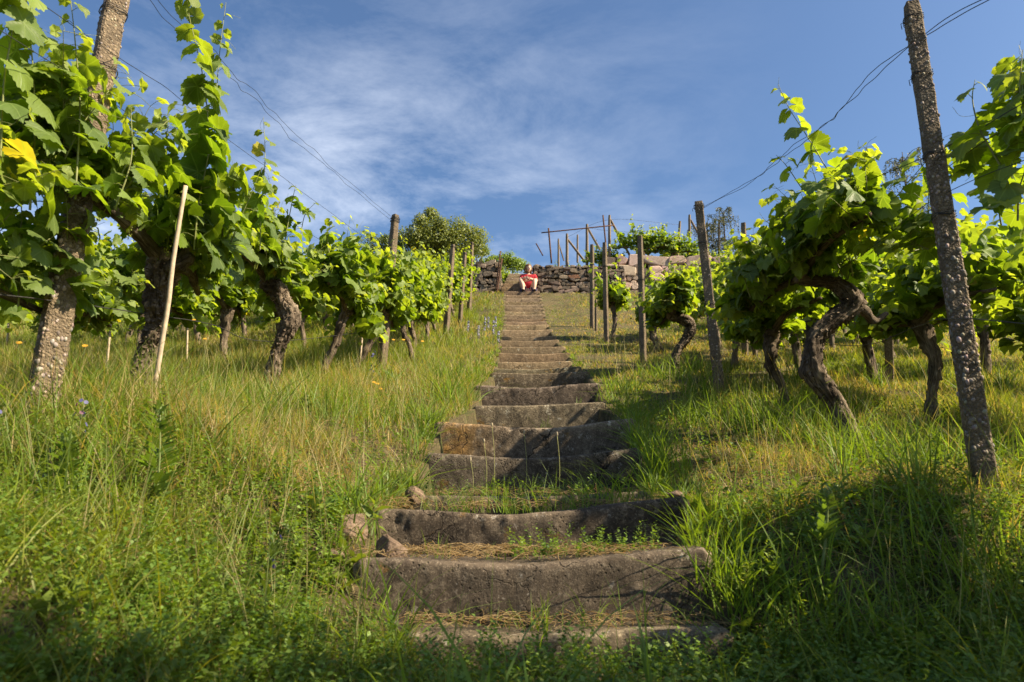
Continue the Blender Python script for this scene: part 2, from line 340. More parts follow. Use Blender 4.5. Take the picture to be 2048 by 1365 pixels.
def corridor(Y):
    return np.interp(Y, Dk, XLk), np.interp(Y, Dk, XRk)
def ground_z(X, Y, smooth=False):
    X = np.asarray(X, float); Y = np.asarray(Y, float); sh = X.shape; X = X.ravel(); Y = Y.ravel()
    z = np.interp(Y, gy, gz)
    xl, xr = corridor(Y)
    eL = np.interp(Y, [0, 1.5, 2.9, 3.8, 5.5, 8.5, 20], [0.42, 0.46, 0.42, 0.34, 0.12, 0.0, 0.0]); eR = np.interp(Y, [0, 2.9, 4.3, 7, 20], [0.18, 0.20, 0.05, 0.0, 0.0])
    z = z + eL*sm((xl+0.1-X)/1.2) + eR*sm((X-xr)/1.3)
    P = np.stack([X, Y, np.zeros_like(X)], 1); z = z + 0.05*fbm(P, 0.9, 3.0, 3)*np.clip(np.minimum(np.abs(X-xl), np.abs(X-xr))*2, 0.2, 1)*(Y > 1)
    inside = (X > xl+0.07) & (X < xr-0.07) & (Y > Dk[0]-0.1)
    ki = np.clip(np.searchsorted(Dk, Y-0.10)-1, 0, len(Dk)-1); tread = Zk[ki]-0.16
    z = np.where(inside & (Y < 20.7), np.minimum(z, tread), z)
    # terrace
    ter = Tz + 0.04*(Y-21) - 0.10*np.clip(Y-34, 0, 100)
    up = sm((Y-21.0)/0.3)
    zt = z*(1-up)+ter*up
    cor = (X > -0.42) & (X < 0.78) & (Y < 23.3)
    stairz = tread
    z = np.where(Y > 20.7, np.where(cor, np.minimum(stairz, zt), zt), z)
    return z.reshape(sh)
def gz1(x, y): return float(ground_z(np.array([x]), np.array([y]))[0])
def axis(*segs):
    r = []
    for a, b, s in segs: r += list(np.arange(a, b-1e-6, s))
    return np.array(r+[segs[-1][1]])
xs = axis((-160, -30, 10), (-30, -6, 1.0), (-6, -2.6, 0.2), (-2.6, 2.8, 0.06), (2.8, 6, 0.2), (6, 30, 1.0), (30, 160, 10)); ys = axis((-120, -12, 8), (-12, 0, 0.6), (0, 7, 0.07), (7, 20.4, 0.13), (20.4, 23.6, 0.09), (23.6, 40, 0.6), (40, 180, 8))
GX, GY = np.meshgrid(xs, ys); GZ = ground_z(GX, GY)
i = np.arange(len(ys)-1)[:, None]*len(xs); j = np.arange(len(xs)-1)[None, :]
mb = MB(); mb.add(np.stack([GX, GY, GZ], -1).reshape(-1, 3), np.stack([i+j, i+j+1, i+len(xs)+j+1, i+len(xs)+j], -1).reshape(-1, 4))
tag(mb.build('ground', M['ground']), 'grassy vineyard hillside rising to the stone terrace walls', kind='structure')

# ------------------------------------------------------------------ stone stairs
st = empty('stone_staircase', (float(SP[0][1][0]), 2.0, float(SP[0][1][2])-0.3), 'long worn brown stone staircase climbing straight up the vineyard slope', 'staircase')
def local(ob, root):
    ob.matrix_parent_inverse = Matrix.Translation(root.location).inverted(); return ob
for k, (pl, pm, pr) in enumerate(SP):
    D = Dk[k]; Dn = Dk[k+1] if k+1 < len(Dk) else D+0.7
    near = k < 8; nx = 150 if near else (36 if k < 16 else 20)
    t = np.linspace(0, 1, nx)
    top = np.interp(t, [0, 0.5, 1], [pl[2], pm[2], pr[2]]); 
    ts = t; sag = (0.010+0.009*(k*7 % 3))*(1.0 if near else 0.4)*np.sin(math.pi*ts)**2*np.sin(math.pi*ts+0.5*math.sin(k)); top = -sag+(1-ts)*(1-2*ts)*pl[2]+4*ts*(1-ts)*pm[2]+ts*(2*ts-1)*pr[2]   # quadratic through three points
    X = pl[0]+(pr[0]-pl[0])*t; drop = 0.55 if near else 0.5
    r = 0.02 if near else 0.014
    # profile (dy, dz): front bottom -> edge -> back of tread
    prof = [(0.02, -drop)] + [(0.02-0.02*s, -drop+(drop-r)*s) for s in np.linspace(0.05, 1, 20 if near else 4)] + [(r*(1-math.cos(a)), -r+r*math.sin(a)) for a in np.linspace(0.3, math.pi/2, 5)] + [(r+(Dn-D+0.12-r)*s, 0.0) for s in np.linspace(0.12, 1, 6 if near else 3)]
    prof = prof + [(Dn-D+0.12, -drop)]
    pf = np.array(prof); n = len(pf)
    V = np.zeros((n, nx, 3)); V[..., 0] = X[None, :]; V[..., 1] = D+pf[:, 0][:, None]; V[..., 2] = top[None, :]+pf[:, 1][:, None]
    # the ends of each block are rounded off
    e = np.minimum(t, 1-t)*(pr[0]-pl[0]); endr = 0.03 if near else 0.02
    V[:-1, :, 2] -= (sm(1-e/endr)*endr*0.6)[None, :]; V[:, :, 1] += (sm(1-e/endr)*endr*0.5)[None, :]
    Vf = V.reshape(-1, 3); amp = 0.015 if near else 0.008
    nz = fbm(Vf, 2.6, k*7.7, 5)*1.3; nz2 = fbm(Vf, 16.0, k*3.1, 3)
    m_ = np.repeat((np.arange(n) < n-1).astype(float), nx)
    Vf[:, 1] += (amp*nz+0.4*amp*nz2)*m_; Vf[:, 2] += 0.75*amp*(fbm(Vf, 3.0, 40+k, 4))*m_
    if near:
        chip = np.clip(fbm(Vf, 8.0, 77+k, 3)-0.28, 0, 1)*0.03*m_; ed_ = np.repeat(np.exp(-((np.arange(n)-21)/5.0)**2), nx); Vf[:, 1] += chip*(0.3+ed_); Vf[:, 2] -= chip*ed_*0.9
    a = np.arange(n-1)[:, None]*nx; b = np.arange(nx-1)[None, :]
    Q = np.stack([a+b, a+b+1, a+nx+b+1, a+nx+b], -1).reshape(-1, 4)
    edge_sun = np.zeros(n); ie = (21 if near else 5); edge_sun[max(0, ie-1):ie+6] = 1.0; edge_sun[ie-2] = 0.4  # lighter front edges: sunlight catching the tread lip, painted into the tint
    wn = 0.5+0.5*fbm(Vf, 7, k*2.0, 3); Cc = 0.5*(1+0.55*np.repeat(edge_sun, nx)*np.clip(0.5+wn, 0, 1)-0.22*np.repeat(np.clip(1-np.arange(n)/6.0, 0, 1), nx)); Cc = Cc[:, None]*np.ones(3)*np.array([1, random.uniform(0.93, 1.02), random.uniform(0.86, 1.02)])*random.uniform(0.78, 1.18); Cc = Cc*(1-0.3*np.clip(fbm(Vf, 6, 90+k, 5)*2.2-0.1, 0, 1)*(1 if near else 0.5))[:, None]
    if k == 5:
        li = np.exp(-((Vf[:, 0]-pl[0]-0.12)/0.22)**2)*np.clip(fbm(Vf, 9, 5, 4)*4+0.9, 0, 1); Cc = Cc*(1+li[:, None]*np.array([0.7, 0.22, -0.5]))
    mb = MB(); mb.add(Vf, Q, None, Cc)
    for side in (0, nx-1):
        idx = np.arange(n)*nx+side; c = Vf[idx].mean(0)
        c[2] = Vf[idx][:, 2].max()-0.15
        VV = np.concatenate([Vf[idx], [c]]); TT = [(n, q, (q+1) % n) if side == 0 else (n, (q+1) % n, q) for q in range(n)]
        mb.add(VV, None, TT)
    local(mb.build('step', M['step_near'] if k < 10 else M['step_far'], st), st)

# ------------------------------------------------------------------ dry stone walls
def stone_wall(name, x0, x1, y, zb, zt, mat, label, seedo, hs=0.16, jit=1.0, thick=0.55, corner=None, base_follow=True, yfun=None):
    root = empty(name, ((x0+x1)/2, y, zb), label, 'wall')
    core = MB(); x = x0
    rr = np.random.default_rng(int(seedo*10)); stn = MB()
    z = zb-0.15; row = 0
    while z < zt-0.03:
        h = hs*rr.uniform(0.7, 1.35); h = min(h, zt-z+0.03)
        x = x0-rr.uniform(0, 0.05)
        while x < x1-0.03:
            w = h*rr.choice([rr.uniform(0.7, 1.4), rr.uniform(1.2, 3.0)]); w = min(w, x1-x+0.02)
            if corner is not None and ((corner < 0 and x < x0+0.25) or (corner > 0 and x+w > x1-0.25)): w = max(w, 0.32)
            tone = rr.uniform(0.6, 1.5); cc = np.array([tone*rr.uniform(0.96, 1.1), tone*rr.uniform(0.92, 1.0), tone*rr.uniform(0.85, 1.0)])
            if rr.random() < 0.03: cc = np.array([1.3, 0.8, 0.6])
            if rr.random() < 0.1: cc = np.array([0.4, 0.38, 0.36])
            yy = y+(yfun(x) if yfun else 0)
            dz = rr.uniform(-0.035, 0.035)*jit
            c = np.array([x+w/2, yy+0.12+rr.uniform(-0.03, 0.03), z+h/2+dz])
            # superellipsoid stone
            nu, nv = 14, 9; u = np.arange(nu)*2*math.pi/nu; v = np.linspace(0, math.pi, nv)
            D = np.array([[math.sin(b_)*math.cos(a_), math.sin(b_)*math.sin(a_), math.cos(b_)] for b_ in v for a_ in u])
            D = np.sign(D)*np.abs(D)**0.36; D = D*(1+0.16*vn(D, 1.1, seedo+x*9+z*5))[:, None]
            for q_ in range(5):
                nn = norm(rr.normal(0, 1, 3)*np.array([1, 0.6, 1])); dd = D@nn; lim = rr.uniform(0.75, 1.05); D = D-np.where(dd > lim, dd-lim, 0)[:, None]*nn
            ang = rr.uniform(-0.28, 0.28)*jit; R = np.array([[math.cos(ang), 0, math.sin(ang)], [0, 1, 0], [-math.sin(ang), 0, math.cos(ang)]])
            D[:, 1] = np.maximum(D[:, 1], -0.55-0.12*rr.random()); V = (D*np.array([w*0.56, 0.24, h*0.54*rr.uniform(0.9, 1.2)]))@R.T + c
            i_ = np.arange(nv-1)[:, None]*nu; j_ = np.arange(nu)[None, :]; j2 = (j_+1) % nu
            stn.add(V, np.stack([i_+j_, i_+nu+j_, i_+nu+j2, i_+j2], -1).reshape(-1, 4), None, cc)
            x += w
        z += h; row += 1
    local(stn.build('stone_facing', mat, root), root)
    n = max(2, int((x1-x0)/0.25)); xx = np.linspace(x0+0.06, x1-0.06, n); V = []
    for xi in xx:
        yy = y+(yfun(xi) if yfun else 0)
        V += [(xi, yy+0.13, zb-0.3), (xi, yy+0.13, zt-0.05), (xi, yy+thick, zt-0.05), (xi, yy+thick, zb-0.3)]
    Q = []
    for q in range(n-1):
        for s in range(4): Q.append((4*q+s, 4*q+(s+1) % 4, 4*q+4+(s+1) % 4, 4*q+4+s))
    Q += [(3, 2, 1, 0), (4*n-4, 4*n-3, 4*n-2, 4*n-1)]
    core.add(V, Q); local(core.build('wall_core', M['mortar'], root, False), root)
    return root
WZ = Zk[26]-0.15
stone_wall('dry_stone_wall', 0.72, 3.6, 20.72, WZ-0.15, at(1120, 526, 20.5)[2], M['wallstone'], 'brown dry stone terrace wall directly right of the seated person', 11.0, 0.108)
stone_wall('dry_stone_wall', -2.6, -0.38, 20.75, WZ-0.1, at(960, 519, 20.5)[2], M['wallstone'], 'dark brown dry stone wall ending left of the top steps', 23.0, 0.12)
stone_wall('mortared_stone_wall', 3.1, 10.5, 21.0, WZ, at(1250, 512, 21)[2], M['palestone'], 'pale pinkish mortared stone wall behind the right vine row', 31.0, 0.26, 0.5)
# walls that flank the upper flight
def flank(x, label, seedo, y0, y1, zt0, zt1):
    root = empty('flank_wall', (x, (y0+y1)/2, Zk[27]), label, 'wall'); rr = np.random.default_rng(int(seedo)); mb = MB()
    y = y0
    while y < y1:
        w = rr.uniform(0.2, 0.4); z = float(np.interp(y, Dk, Zk))-0.2; zt = zt0+(zt1-zt0)*(y-y0)/(y1-y0)
        while z < zt:
            h = rr.uniform(0.13, 0.24); tone = rr.uniform(0.6, 1.2)
            blob(mb, (x, y+w/2, z+h/2), (0.17, w*0.55, h*0.56), (tone, tone*0.93, tone*0.86), seedo+z*7+y, 0.3, 10, 7); z += h
        y += w
    local(mb.build('stone_facing', M['wallstone'], root), root)
flank(0.84, 'short dark stone wall edge rising beside the upper steps, behind the person', 41, 21.15, 23.2, Tz+0.12, Tz+0.2)
flank(-0.50, 'rough stone bank edge left of the upper steps behind the rusty bar', 47, 21.1, 23.2, Tz-0.25, Tz)

# ------------------------------------------------------------------ posts, wires, stakes
def post(name, base, top, w, label, group, mat='concrete', pebbles=0, wraps=(0.08,), yaw=0.5, wrapr=1.0, seed=1, taper=0.85):
    base = np.array(base, float); top = np.array(top, float)
    root = empty(name, base, label, 'post', group); ax = norm(top-base); L = np.linalg.norm(top-base)
    rr = np.random.default_rng(seed)
    sx = norm(np.cross(ax, [math.sin(yaw), math.cos(yaw), 0])); sy = np.cross(ax, sx)
    n = 40 if pebbles else 12; ch = w*0.10; h = w/2
    sec = np.array([(-h+ch, -h), (0, -h), (h-ch, -h), (h, -h+ch), (h, 0), (h, h-ch), (h-ch, h), (0, h), (-h+ch, h), (-h, h-ch), (-h, 0), (-h, -h+ch)])
    m_ = len(sec); s = np.linspace(-0.35, L, n); V = []
    for q, sq in enumerate(s):
        f = (1-(1-taper)*max(sq, 0)/L)*(1 if q < n-1 else 0.86)
        p = -base*0+ax*sq
        V.append(p+sec[:, :1]*f*sx+sec[:, 1:]*f*sy)
    V = np.concatenate(V); amp = 0.05*w
    V += amp*np.stack([vn(V, 18, seed), vn(V, 18, seed+9), 0*V[:, 0]], 1)
    Q = []; 
    for q in range(n-1):
        for r in range(m_): Q.append((q*m_+r, q*m_+(r+1) % m_, (q+1)*m_+(r+1) % m_, (q+1)*m_+r))
    V = np.concatenate([V, [ax*(L-0.002)]]); T = [(n*m_, (n-1)*m_+r, (n-1)*m_+(r+1) % m_) for r in range(m_)]
    mb = MB(); mb.add(V, Q, T, (0.5, 0.5, 0.5))
    mb.build('shaft', M[mat], root, False)
    if pebbles:
        pm = MB()
        for q in range(pebbles):
            sq = rr.uniform(0, L*0.97)**1.0; f = (1-(1-taper)*sq/L); face = rr.integers(0, 4); a = rr.uniform(-0.43, 0.43)*w*f; d = h*f
            d = d-0.0025; off = {0: a*sx-d*sy, 1: a*sx+d*sy, 2: d*sx+a*sy, 3: -d*sx+a*sy}[int(face)]
            rad = rr.uniform(0.003, 0.0095)*(1.2 if sq < L*0.45 else 0.9)
            g = rr.uniform(0.10, 0.40); col = (g*rr.uniform(0.95, 1.2), g*rr.uniform(0.8, 0.95), g*rr.uniform(0.6, 0.85))
            blob(pm, ax*sq+off, (rad, rad*rr.uniform(0.7, 1), rad*rr.uniform(0.8, 1.4)), col, q*1.3, 0.25, 6, 5)
        pm.build('pebble_inlay', M['pebble'], root)
    if wraps:
        for wz in wraps:
            wm = MB(); c = ax*(L-wz)
            for q in range(3):
                a = np.linspace(0, 2*math.pi, 17); R = w*0.62*(1-(1-taper)*(L-wz)/L)
                cs = np.sign(np.cos(a))*np.abs(np.cos(a))**0.6; sn = np.sign(np.sin(a))*np.abs(np.sin(a))**0.6
                P = c+(R*cs)[:, None]*sx+(R*sn)[:, None]*sy+ax*(q*0.008+0.006*np.sin(a*2+q))[:, None]
                tube(wm, P, 0.0016*wrapr, 5, cap=False)
            tw = c+sx*R; tube(wm, [tw, tw+sx*0.02-ax*0.015+sy*0.01, tw+sx*0.015-ax*0.04], 0.0018*wrapr, 5)
            wm.build('wire_binding', M['wire'], root)
    return root
def post_px(bx, by, tx, ty, D, w, label, group='concrete posts of the vine rows', Dt=None, **kw):
    b = at(bx, by, D); t = at(tx, ty, D if Dt is None else Dt)
    g = gz1(b[0], b[1]); 
    return post('vineyard_post', b, t, w, label, group, **kw)
G1 = 'concrete posts of the vine rows'
post_px(82, 815, 243, -60, 2.9, 0.105, 'thick pebbly concrete post standing leftmost, cut by the top edge', Dt=2.95, pebbles=1100, wraps=(0.28, 0.62, 1.02), yaw=0.75, seed=3, taper=0.9)
post_px(1962, 915, 1822, 8, 2.9, 0.081, 'tall pebbly concrete post standing rightmost beside the dark vine leaves', pebbles=1000, wraps=(0.1, 0.42, 0.85, 1.16), yaw=0.25, seed=5, taper=0.82)
post_px(1440, 790, 1397, 405, 7.0, 0.105, 'leaning grey concrete post between the big gnarled vine and the stairs', pebbles=300, wraps=(0.06, 0.5, 1.2), yaw=0.3, seed=6, wrapr=1.6)
post_px(762, 745, 791, 431, 8.5, 0.105, 'pale concrete post rising above the left vine row, wires meeting at its top', wraps=(0.06, 0.1, 0.6, 1.35), yaw=0.7, seed=7, wrapr=1.8)
post_px(1287, 745, 1280, 473, 9.5, 0.085, 'upright concrete post just left of the leaning one, third up the right row', wraps=(0.7,), seed=8, wrapr=1.6)
post_px(1213, 690, 1209, 486, 12.4, 0.085, 'thin concrete post beside the small bushy vine right of the stairs', wraps=(0.5,), seed=9, wrapr=2)
post_px(1184, 655, 1184, 490, 14.8, 0.09, 'concrete post nearest the stone wall right of the stairs', wraps=(0.5,), seed=10, wrapr=2)
post_px(1192, 663, 1192, 600, 14.4, 0.05, 'short thin stub post standing close to the concrete post nearest the wall', wraps=(), seed=11)
post_px(1490, 735, 1487, 447, 10.4, 0.095, 'concrete post in the second right row, seen behind the leaning post', wraps=(0.5,), seed=12, wrapr=2)
post_px(1711, 708, 1711, 560, 11.5, 0.1, 'concrete post far back between the big gnarled trunk and the right edge', wraps=(), seed=13)
post_px(1779, 775, 1776, 540, 7.4, 0.09, 'concrete post behind the vine stock right of the big gnarled trunk', wraps=(), seed=14)
post_px(894, 640, 906, 490, 13.6, 0.1, 'concrete post in front of the round green bush', wraps=(0.06,), seed=15, wrapr=2)
post_px(920, 640, 930, 505, 15.6, 0.09, 'concrete post between the round bush and the left stone wall', wraps=(0.06,), seed=16, wrapr=2)
post_px(938, 620, 944, 485, 17.6, 0.10, 'highest concrete post of the left row near the stone wall', wraps=(0.06,), seed=17, wrapr=2)

def wire(pts, r, label, n=80, wig=0.0, seed=0, twist=False, group='trellis wires'):
    P = spline(pts, n); 
    if wig: 
        W_ = np.stack([vn(P, 2.3, seed), 0*P[:, 0], vn(P, 2.3, seed+5)], 1)+0.5*np.stack([vn(P, 7, seed+2), 0*P[:, 0], vn(P, 7, seed+8)], 1)
        P = P+W_*wig*np.sin(np.linspace(0, math.pi, n))[:, None]
    mb = MB(); tube(mb, P, r, 5)
    return tag(mb.build('trellis_wire', M['wire']), label, 'wire', group)
# right: two loosely twisted wires from the leaning post over the near post
pR = [at(1400, 418, 6.95), at(1500, 362, 5.9), at(1570, 308, 5.0), at(1660, 240, 4.2), at(1770, 128, 3.3), at(1840, 72, 2.95), at(1905, 30, 2.7), at(1985, -10, 2.5)]
wire(pR, 0.0022, 'upper of the twisted wires running from the leaning post over the right post', 140, 0.035, 3)
wire([p+np.array([0, 0, -0.015]) for p in pR], 0.0022, 'lower of the twisted wires running from the leaning post over the right post', 140, 0.035, 9)
wire([at(1400, 490, 6.95), at(1560, 455, 5.2), at(1720, 370, 3.7), at(1880, 302, 2.95), at(2060, 200, 2.3), at(2300, 60, 1.9)], 0.0022, 'dark wire crossing the upper part of the rightmost post', 60, 0.01, 2)
wire([at(1420, 640, 6.9), at(1640, 560, 4.4), at(1870, 400, 2.95), at(2100, 300, 2.3)], 0.0018, 'dark wire passing through the right vine leaves below the upper wire', 50, 0.01, 4)
# left
pL = [at(788, 438, 8.4), at(700, 365, 7.0), at(610, 285, 5.8), at(540, 215, 5.0), at(440, 120, 4.1), at(350, 35, 3.5), at(270, -60, 3.0)]
wire(pL, 0.0018, 'right one of two thin wires slanting to the top of the pale left post', 110, 0.03, 12)
wire([p+np.array([-0.03, 0, -0.03]) for p in pL], 0.0018, 'left one of two thin wires slanting to the top of the pale left post', 110, 0.04, 15)
wire([at(775, 510, 8.4), at(690, 447, 7.3), at(560, 352, 5.6), at(450, 275, 4.6), at(350, 190, 3.7), at(240, 118, 2.95), at(100, 20, 2.4), at(-100, -120, 1.9)], 0.0018, 'thin wire leaving the leftmost post at its top binding', 70, 0.006, 18)
wire([at(770, 560, 8.4), at(640, 480, 6.4), at(480, 385, 4.6), at(345, 290, 3.6), at(215, 200, 2.95), at(30, 80, 2.2), at(-100, 0, 1.9)], 0.0018, 'thin wire leaving the leftmost post among the leaves', 70, 0.006, 21)
wire([at(765, 660, 8.4), at(545, 683, 5.5), at(420, 648, 4.4), at(290, 628, 3.7), at(130, 606, 2.95), at(0, 590, 2.5), at(-120, 580, 2.2)], 0.0030, 'thick low wire sagging between the leftmost post and the vine trunks', 70, 0.004, 25)
wire([at(-60, 610, 4.8), at(200, 640, 6.5), at(420, 652, 8.4), at(560, 640, 11)], 0.0028, 'low wire in the row behind the leftmost post', 50, 0.01, 27)
wire([at(1500, 650, 6.5), at(1690, 690, 4.4), at(1880, 640, 2.95), at(2080, 650, 2.3)], 0.0022, 'low wire running past the big gnarled trunk on the right', 40, 0.01, 29)
wire([at(1284, 560, 9.5), at(1405, 500, 7.0), at(1440, 490, 6.6)], 0.0025, 'short wire between the leaning post and the upright post left of it', 20, 0.0, 30)

def stake(bx, by, tx, ty, D, r, label, Dt=None):
    P = spline([at(bx, by, D), at(tx, ty, D if Dt is None else Dt)], 12); P[:, 0] += 0.006*vn(P, 4, bx)
    mb = MB(); tube(mb, P, np.linspace(r, r*0.85, 12), 10)
    return tag(mb.build('vine_stake', M['stake']), label, 'stake', 'wooden stakes beside the vines')
stake(306, 790, 372, 372, 3.35, 0.0125, 'pale wooden stake leaning beside the nearest left gnarled trunk', Dt=3.2)
stake(212, 745, 232, 560, 6.6, 0.012, 'thin stake beside a twin trunk behind the leftmost post')
stake(373, 735, 377, 600, 8.4, 0.012, 'thin stake beside the knobbly trunk in the second left row')
stake(15, 690, 20, 590, 8.2, 0.013, 'thin stake at the far left edge beside a trunk')
stake(720, 725, 735, 560, 8.0, 0.012, 'thin stake just left of the pale left post')

# ------------------------------------------------------------------ vine leaves
def leaf_template(n):
    # radius by angle from the tip, five lobes, saw-tooth margin, deep notch at the stalk
    A = np.radians([0, 12, 26, 38, 50, 62, 78, 92, 104, 118, 134, 150, 164, 174, 180]); R = np.array([1.0, 0.90, 0.75, 0.84, 0.92, 0.84, 0.73, 0.79, 0.81, 0.72, 0.66, 0.66, 0.58, 0.34, 0.06])
    th = np.linspace(-math.pi, math.pi, n, endpoint=False); r = np.interp(np.abs(th), A, R)
    if n >= 30:
        k = np.arange(n); r = r*(1+np.where(k % 2 == 0, 0.055, -0.055)*(np.abs(th) < 2.9))
    return th, r, np.stack([np.sin(th)*r*0.9, np.cos(th)*r], 1)
TPL = {}
for key, n, rings in (('hi', 48, 2), ('mid', 22, 1), ('lo', 11, 1)):
    th, r, o = leaf_template(n); V = [np.zeros((1, 2))]
    for q in range(rings): V.append(o*(q+1)/rings)
    V = np.concatenate(V); T = [(0, 1+q, 1+(q+1) % n) for q in range(n)]; Q = []
    if rings == 2: Q = [(1+q, 1+n+q, 1+n+(q+1) % n, 1+(q+1) % n) for q in range(n)]
    TPL[key] = (V, np.array(Q, np.int64).reshape(-1, 4), np.array(T, np.int64))
def add_leaves(mb, P, N, Tp, S, C, key='mid', rng=RNG, curl=1.0):
    """P stalk points, N normals, Tp tip directions, S sizes, C colours"""
    V, Q, T = TPL[key]; n = len(P); m_ = len(V)
    if n == 0: return
    N = norm(N); Tp = norm(Tp-N*np.sum(Tp*N, 1, keepdims=True)); X = np.cross(Tp, N)
    x = V[:, 0][None, :]; y = V[:, 1][None, :]
    fold = rng.uniform(-0.15, 0.5, (n, 1))*curl; dr = rng.uniform(0.0, 0.5, (n, 1))*curl; wv = rng.uniform(0.02, 0.09, (n, 1))*curl; ph = rng.uniform(0, 6.28, (n, 1))
    ang = np.arctan2(x, y+1e-6); rad = np.sqrt(x*x+y*y)
    z = fold*np.abs(x)-dr*(y-0.2)**2*0.6-0.22*rad**2*curl + wv*np.sin(ang*4+ph)*rad*1.6
    z = z-z[:, :1]
    s = np.asarray(S).reshape(-1, 1, 1)
    W_ = P[:, None, :]+s*((x-x[:, :1])[..., None]*X[:, None, :]*1.0+(y[..., None])*Tp[:, None, :]+z[..., None]*N[:, None, :])
    off = (np.arange(n)*m_)[:, None, None]
    mb.add(W_.reshape(-1, 3), (Q[None]+off).reshape(-1, 4) if len(Q) else None, (T[None]+off).reshape(-1, 3), np.repeat(C, m_, 0), np.concatenate([np.tile(np.concatenate([V, np.zeros((m_, 1))], 1), (n, 1))]))
def leafcol(n, rng, young=None):
    t = rng.random((n, 1)); a = np.array([0.060, 0.115, 0.012]); b = np.array([0.17, 0.24, 0.022]); c = a+(b-a)*t
    if young is not None: c = c+(np.array([0.28, 0.33, 0.055])-c)*np.clip(young, 0, 1)[:, None]
    sick = rng.random((n, 1)) < 0.010; c = np.where(sick, np.array([0.30, 0.26, 0.04]), c)
    return c*rng.uniform(0.75, 1.2, (n, 1))

def grow_foliage(origin_pts, rng, nsh, L=(0.5, 0.95), side=0.28, leaf=(0.10, 0.15), key='mid', rowdir=(0, 1, 0), spacing=0.06, lat=1.6, upbias=1.0, droop=0.0, long=0, longL=1.5, tubes=True, hangf=0.35, shoots=()):
    """shoots grow from the arm points, leaves sit along them on stalks; returns two MB: leaves, canes"""
    lm, cm = MB(), MB(); PP, NN, TT, SS, YY = [], [], [], [], []
    rowdir = norm(np.array(rowdir)); sided = np.array([rowdir[1], -rowdir[0], 0])
    for q in range(nsh+long):
        isl = q >= nsh
        o = origin_pts[rng.integers(len(origin_pts))]+rng.normal(0, 0.02, 3)
        Ln = longL*rng.uniform(0.8, 1.1) if isl else rng.uniform(*L); n = max(4, int(Ln/spacing))
        sgn = rng.choice([-1, 1]); lean = rng.uniform(0.0, 1.0)*sgn*side/0.28*0.55*(0.3 if isl else 1)
        d = norm(np.array([0, 0, 1.0])*upbias+sided*lean+rowdir*rng.normal(0, 0.28 if not isl else 0.1)); grav = 0.05 if isl else -0.03-droop
        if not isl and rng.random() < hangf:
            d = norm(np.array([0, 0, rng.uniform(0.1, 0.9)])+sided*sgn*rng.uniform(0.4, 1.0)+rowdir*rng.normal(0, 0.5)); grav = -0.17; Ln *= 0.7; n = max(4, int(Ln/spacing))
        p = o.copy(); path = [p.copy()]
        for s in range(n):
            d = norm(d+rng.normal(0, 0.09, 3)+np.array([0, 0, grav])); p = p+d*Ln/n; path.append(p.copy())
            f = (s+1)/n
            nl = 1 if isl else (1+(rng.random() < lat-1))
            for w in range(nl):
                az = rng.uniform(0, 2*math.pi) if w else (s*math.pi+rng.uniform(-0.9, 0.9))
                out = norm(sided*math.cos(az)+rowdir*math.sin(az)*0.8+np.array([0, 0, 0.15])); pet = rng.uniform(0.04, 0.11)*(1.1-0.5*f)*(1+0.6*w)
                b = p+out*pet+rng.normal(0, 0.012, 3)
                nrm = norm(out*rng.uniform(0.2, 1.1)+np.array([0, 0, rng.uniform(0.25, 1.1)])+rng.normal(0, 0.38, 3))
                tip = out*0.7+np.array([0, 0, -rng.uniform(0.1, 1.3)])+rng.normal(0, 0.35, 3)
                size = rng.uniform(*leaf)*(1.0-0.62*max(0, f-0.62)/0.38)*0.62
                PP.append(b); NN.append(nrm); TT.append(tip); SS.append(size); YY.append(max(0, (f-0.62)/0.38)*0.85+rng.normal(0, 0.06))
                if tubes: tube(cm, [p, (p+b)/2+np.array([0, 0, 0.008]), b], 0.0013, 4, cap=False)
        path = np.array(path)
        if tubes or isl:
            tube(cm, path, np.linspace(0.0042, 0.0012, len(path)), 6 if tubes else 4, cap=False)
        if tubes or isl:   # tendrils at the tip
            for w in range(2):
                e = path[-1-w*2]; dd = norm(rng.normal(0, 1, 3)+np.array([0, 0, 0.8])); tt = np.linspace(0, 1, 7)[:, None]
                tube(cm, e+dd*tt*0.09+np.cross(dd, [0.3, 0.2, 1])*(np.sin(tt*4)*0.02), 0.0008, 4, cap=False)
    for pth, lsz in shoots:
        path = spline(pth, 40); Ls = np.linalg.norm(path[-1]-path[0]); n = max(5, int(Ls/0.072)); lsz = lsz*1.3; tube(cm, path, np.linspace(0.0048, 0.0013, 40), 7, cap=False)
        for s in range(n):
            f = (s+0.5)/n; p = path[int(f*39)]
            for w in range(1+(rng.random() < 0.45*(1-f))):
                az = s*math.pi+rng.uniform(-0.7, 0.7); out = norm(sided*math.cos(az)+rowdir*math.sin(az)+np.array([0, 0, 0.2])); b = p+out*rng.uniform(0.04, 0.08)*(1.1-0.6*f)
                PP.append(b); NN.append(norm(out*0.8+np.array([0, 0, 0.7])+rng.normal(0, 0.4, 3))); TT.append(out+np.array([0, 0, -rng.uniform(0.1, 1.0)])+rng.normal(0, 0.25, 3)); SS.append(lsz*rng.uniform(0.8, 1.15)*(1.0-0.75*f**2.2)*0.62); YY.append(max(0, (f-0.5)*1.6))
                tube(cm, [p, (p+b)/2+np.array([0, 0, 0.008]), b], 0.0014, 4, cap=False)
            if s % 3 == 2:
                dd = norm(rng.normal(0, 1, 3)+np.array([0, 0, 0.8])); tt = np.linspace(0, 1, 7)[:, None]; tube(cm, p+dd*tt*0.11+np.cross(dd, [0.3, 0.2, 1])*(np.sin(tt*4)*0.02), 0.0009, 4, cap=False)
    PP, NN, TT = np.array(PP), np.array(NN), np.array(TT)
    add_leaves(lm, PP, NN, TT, np.array(SS), leafcol(len(PP), rng, np.array(YY)), key, rng)
    return lm, cm
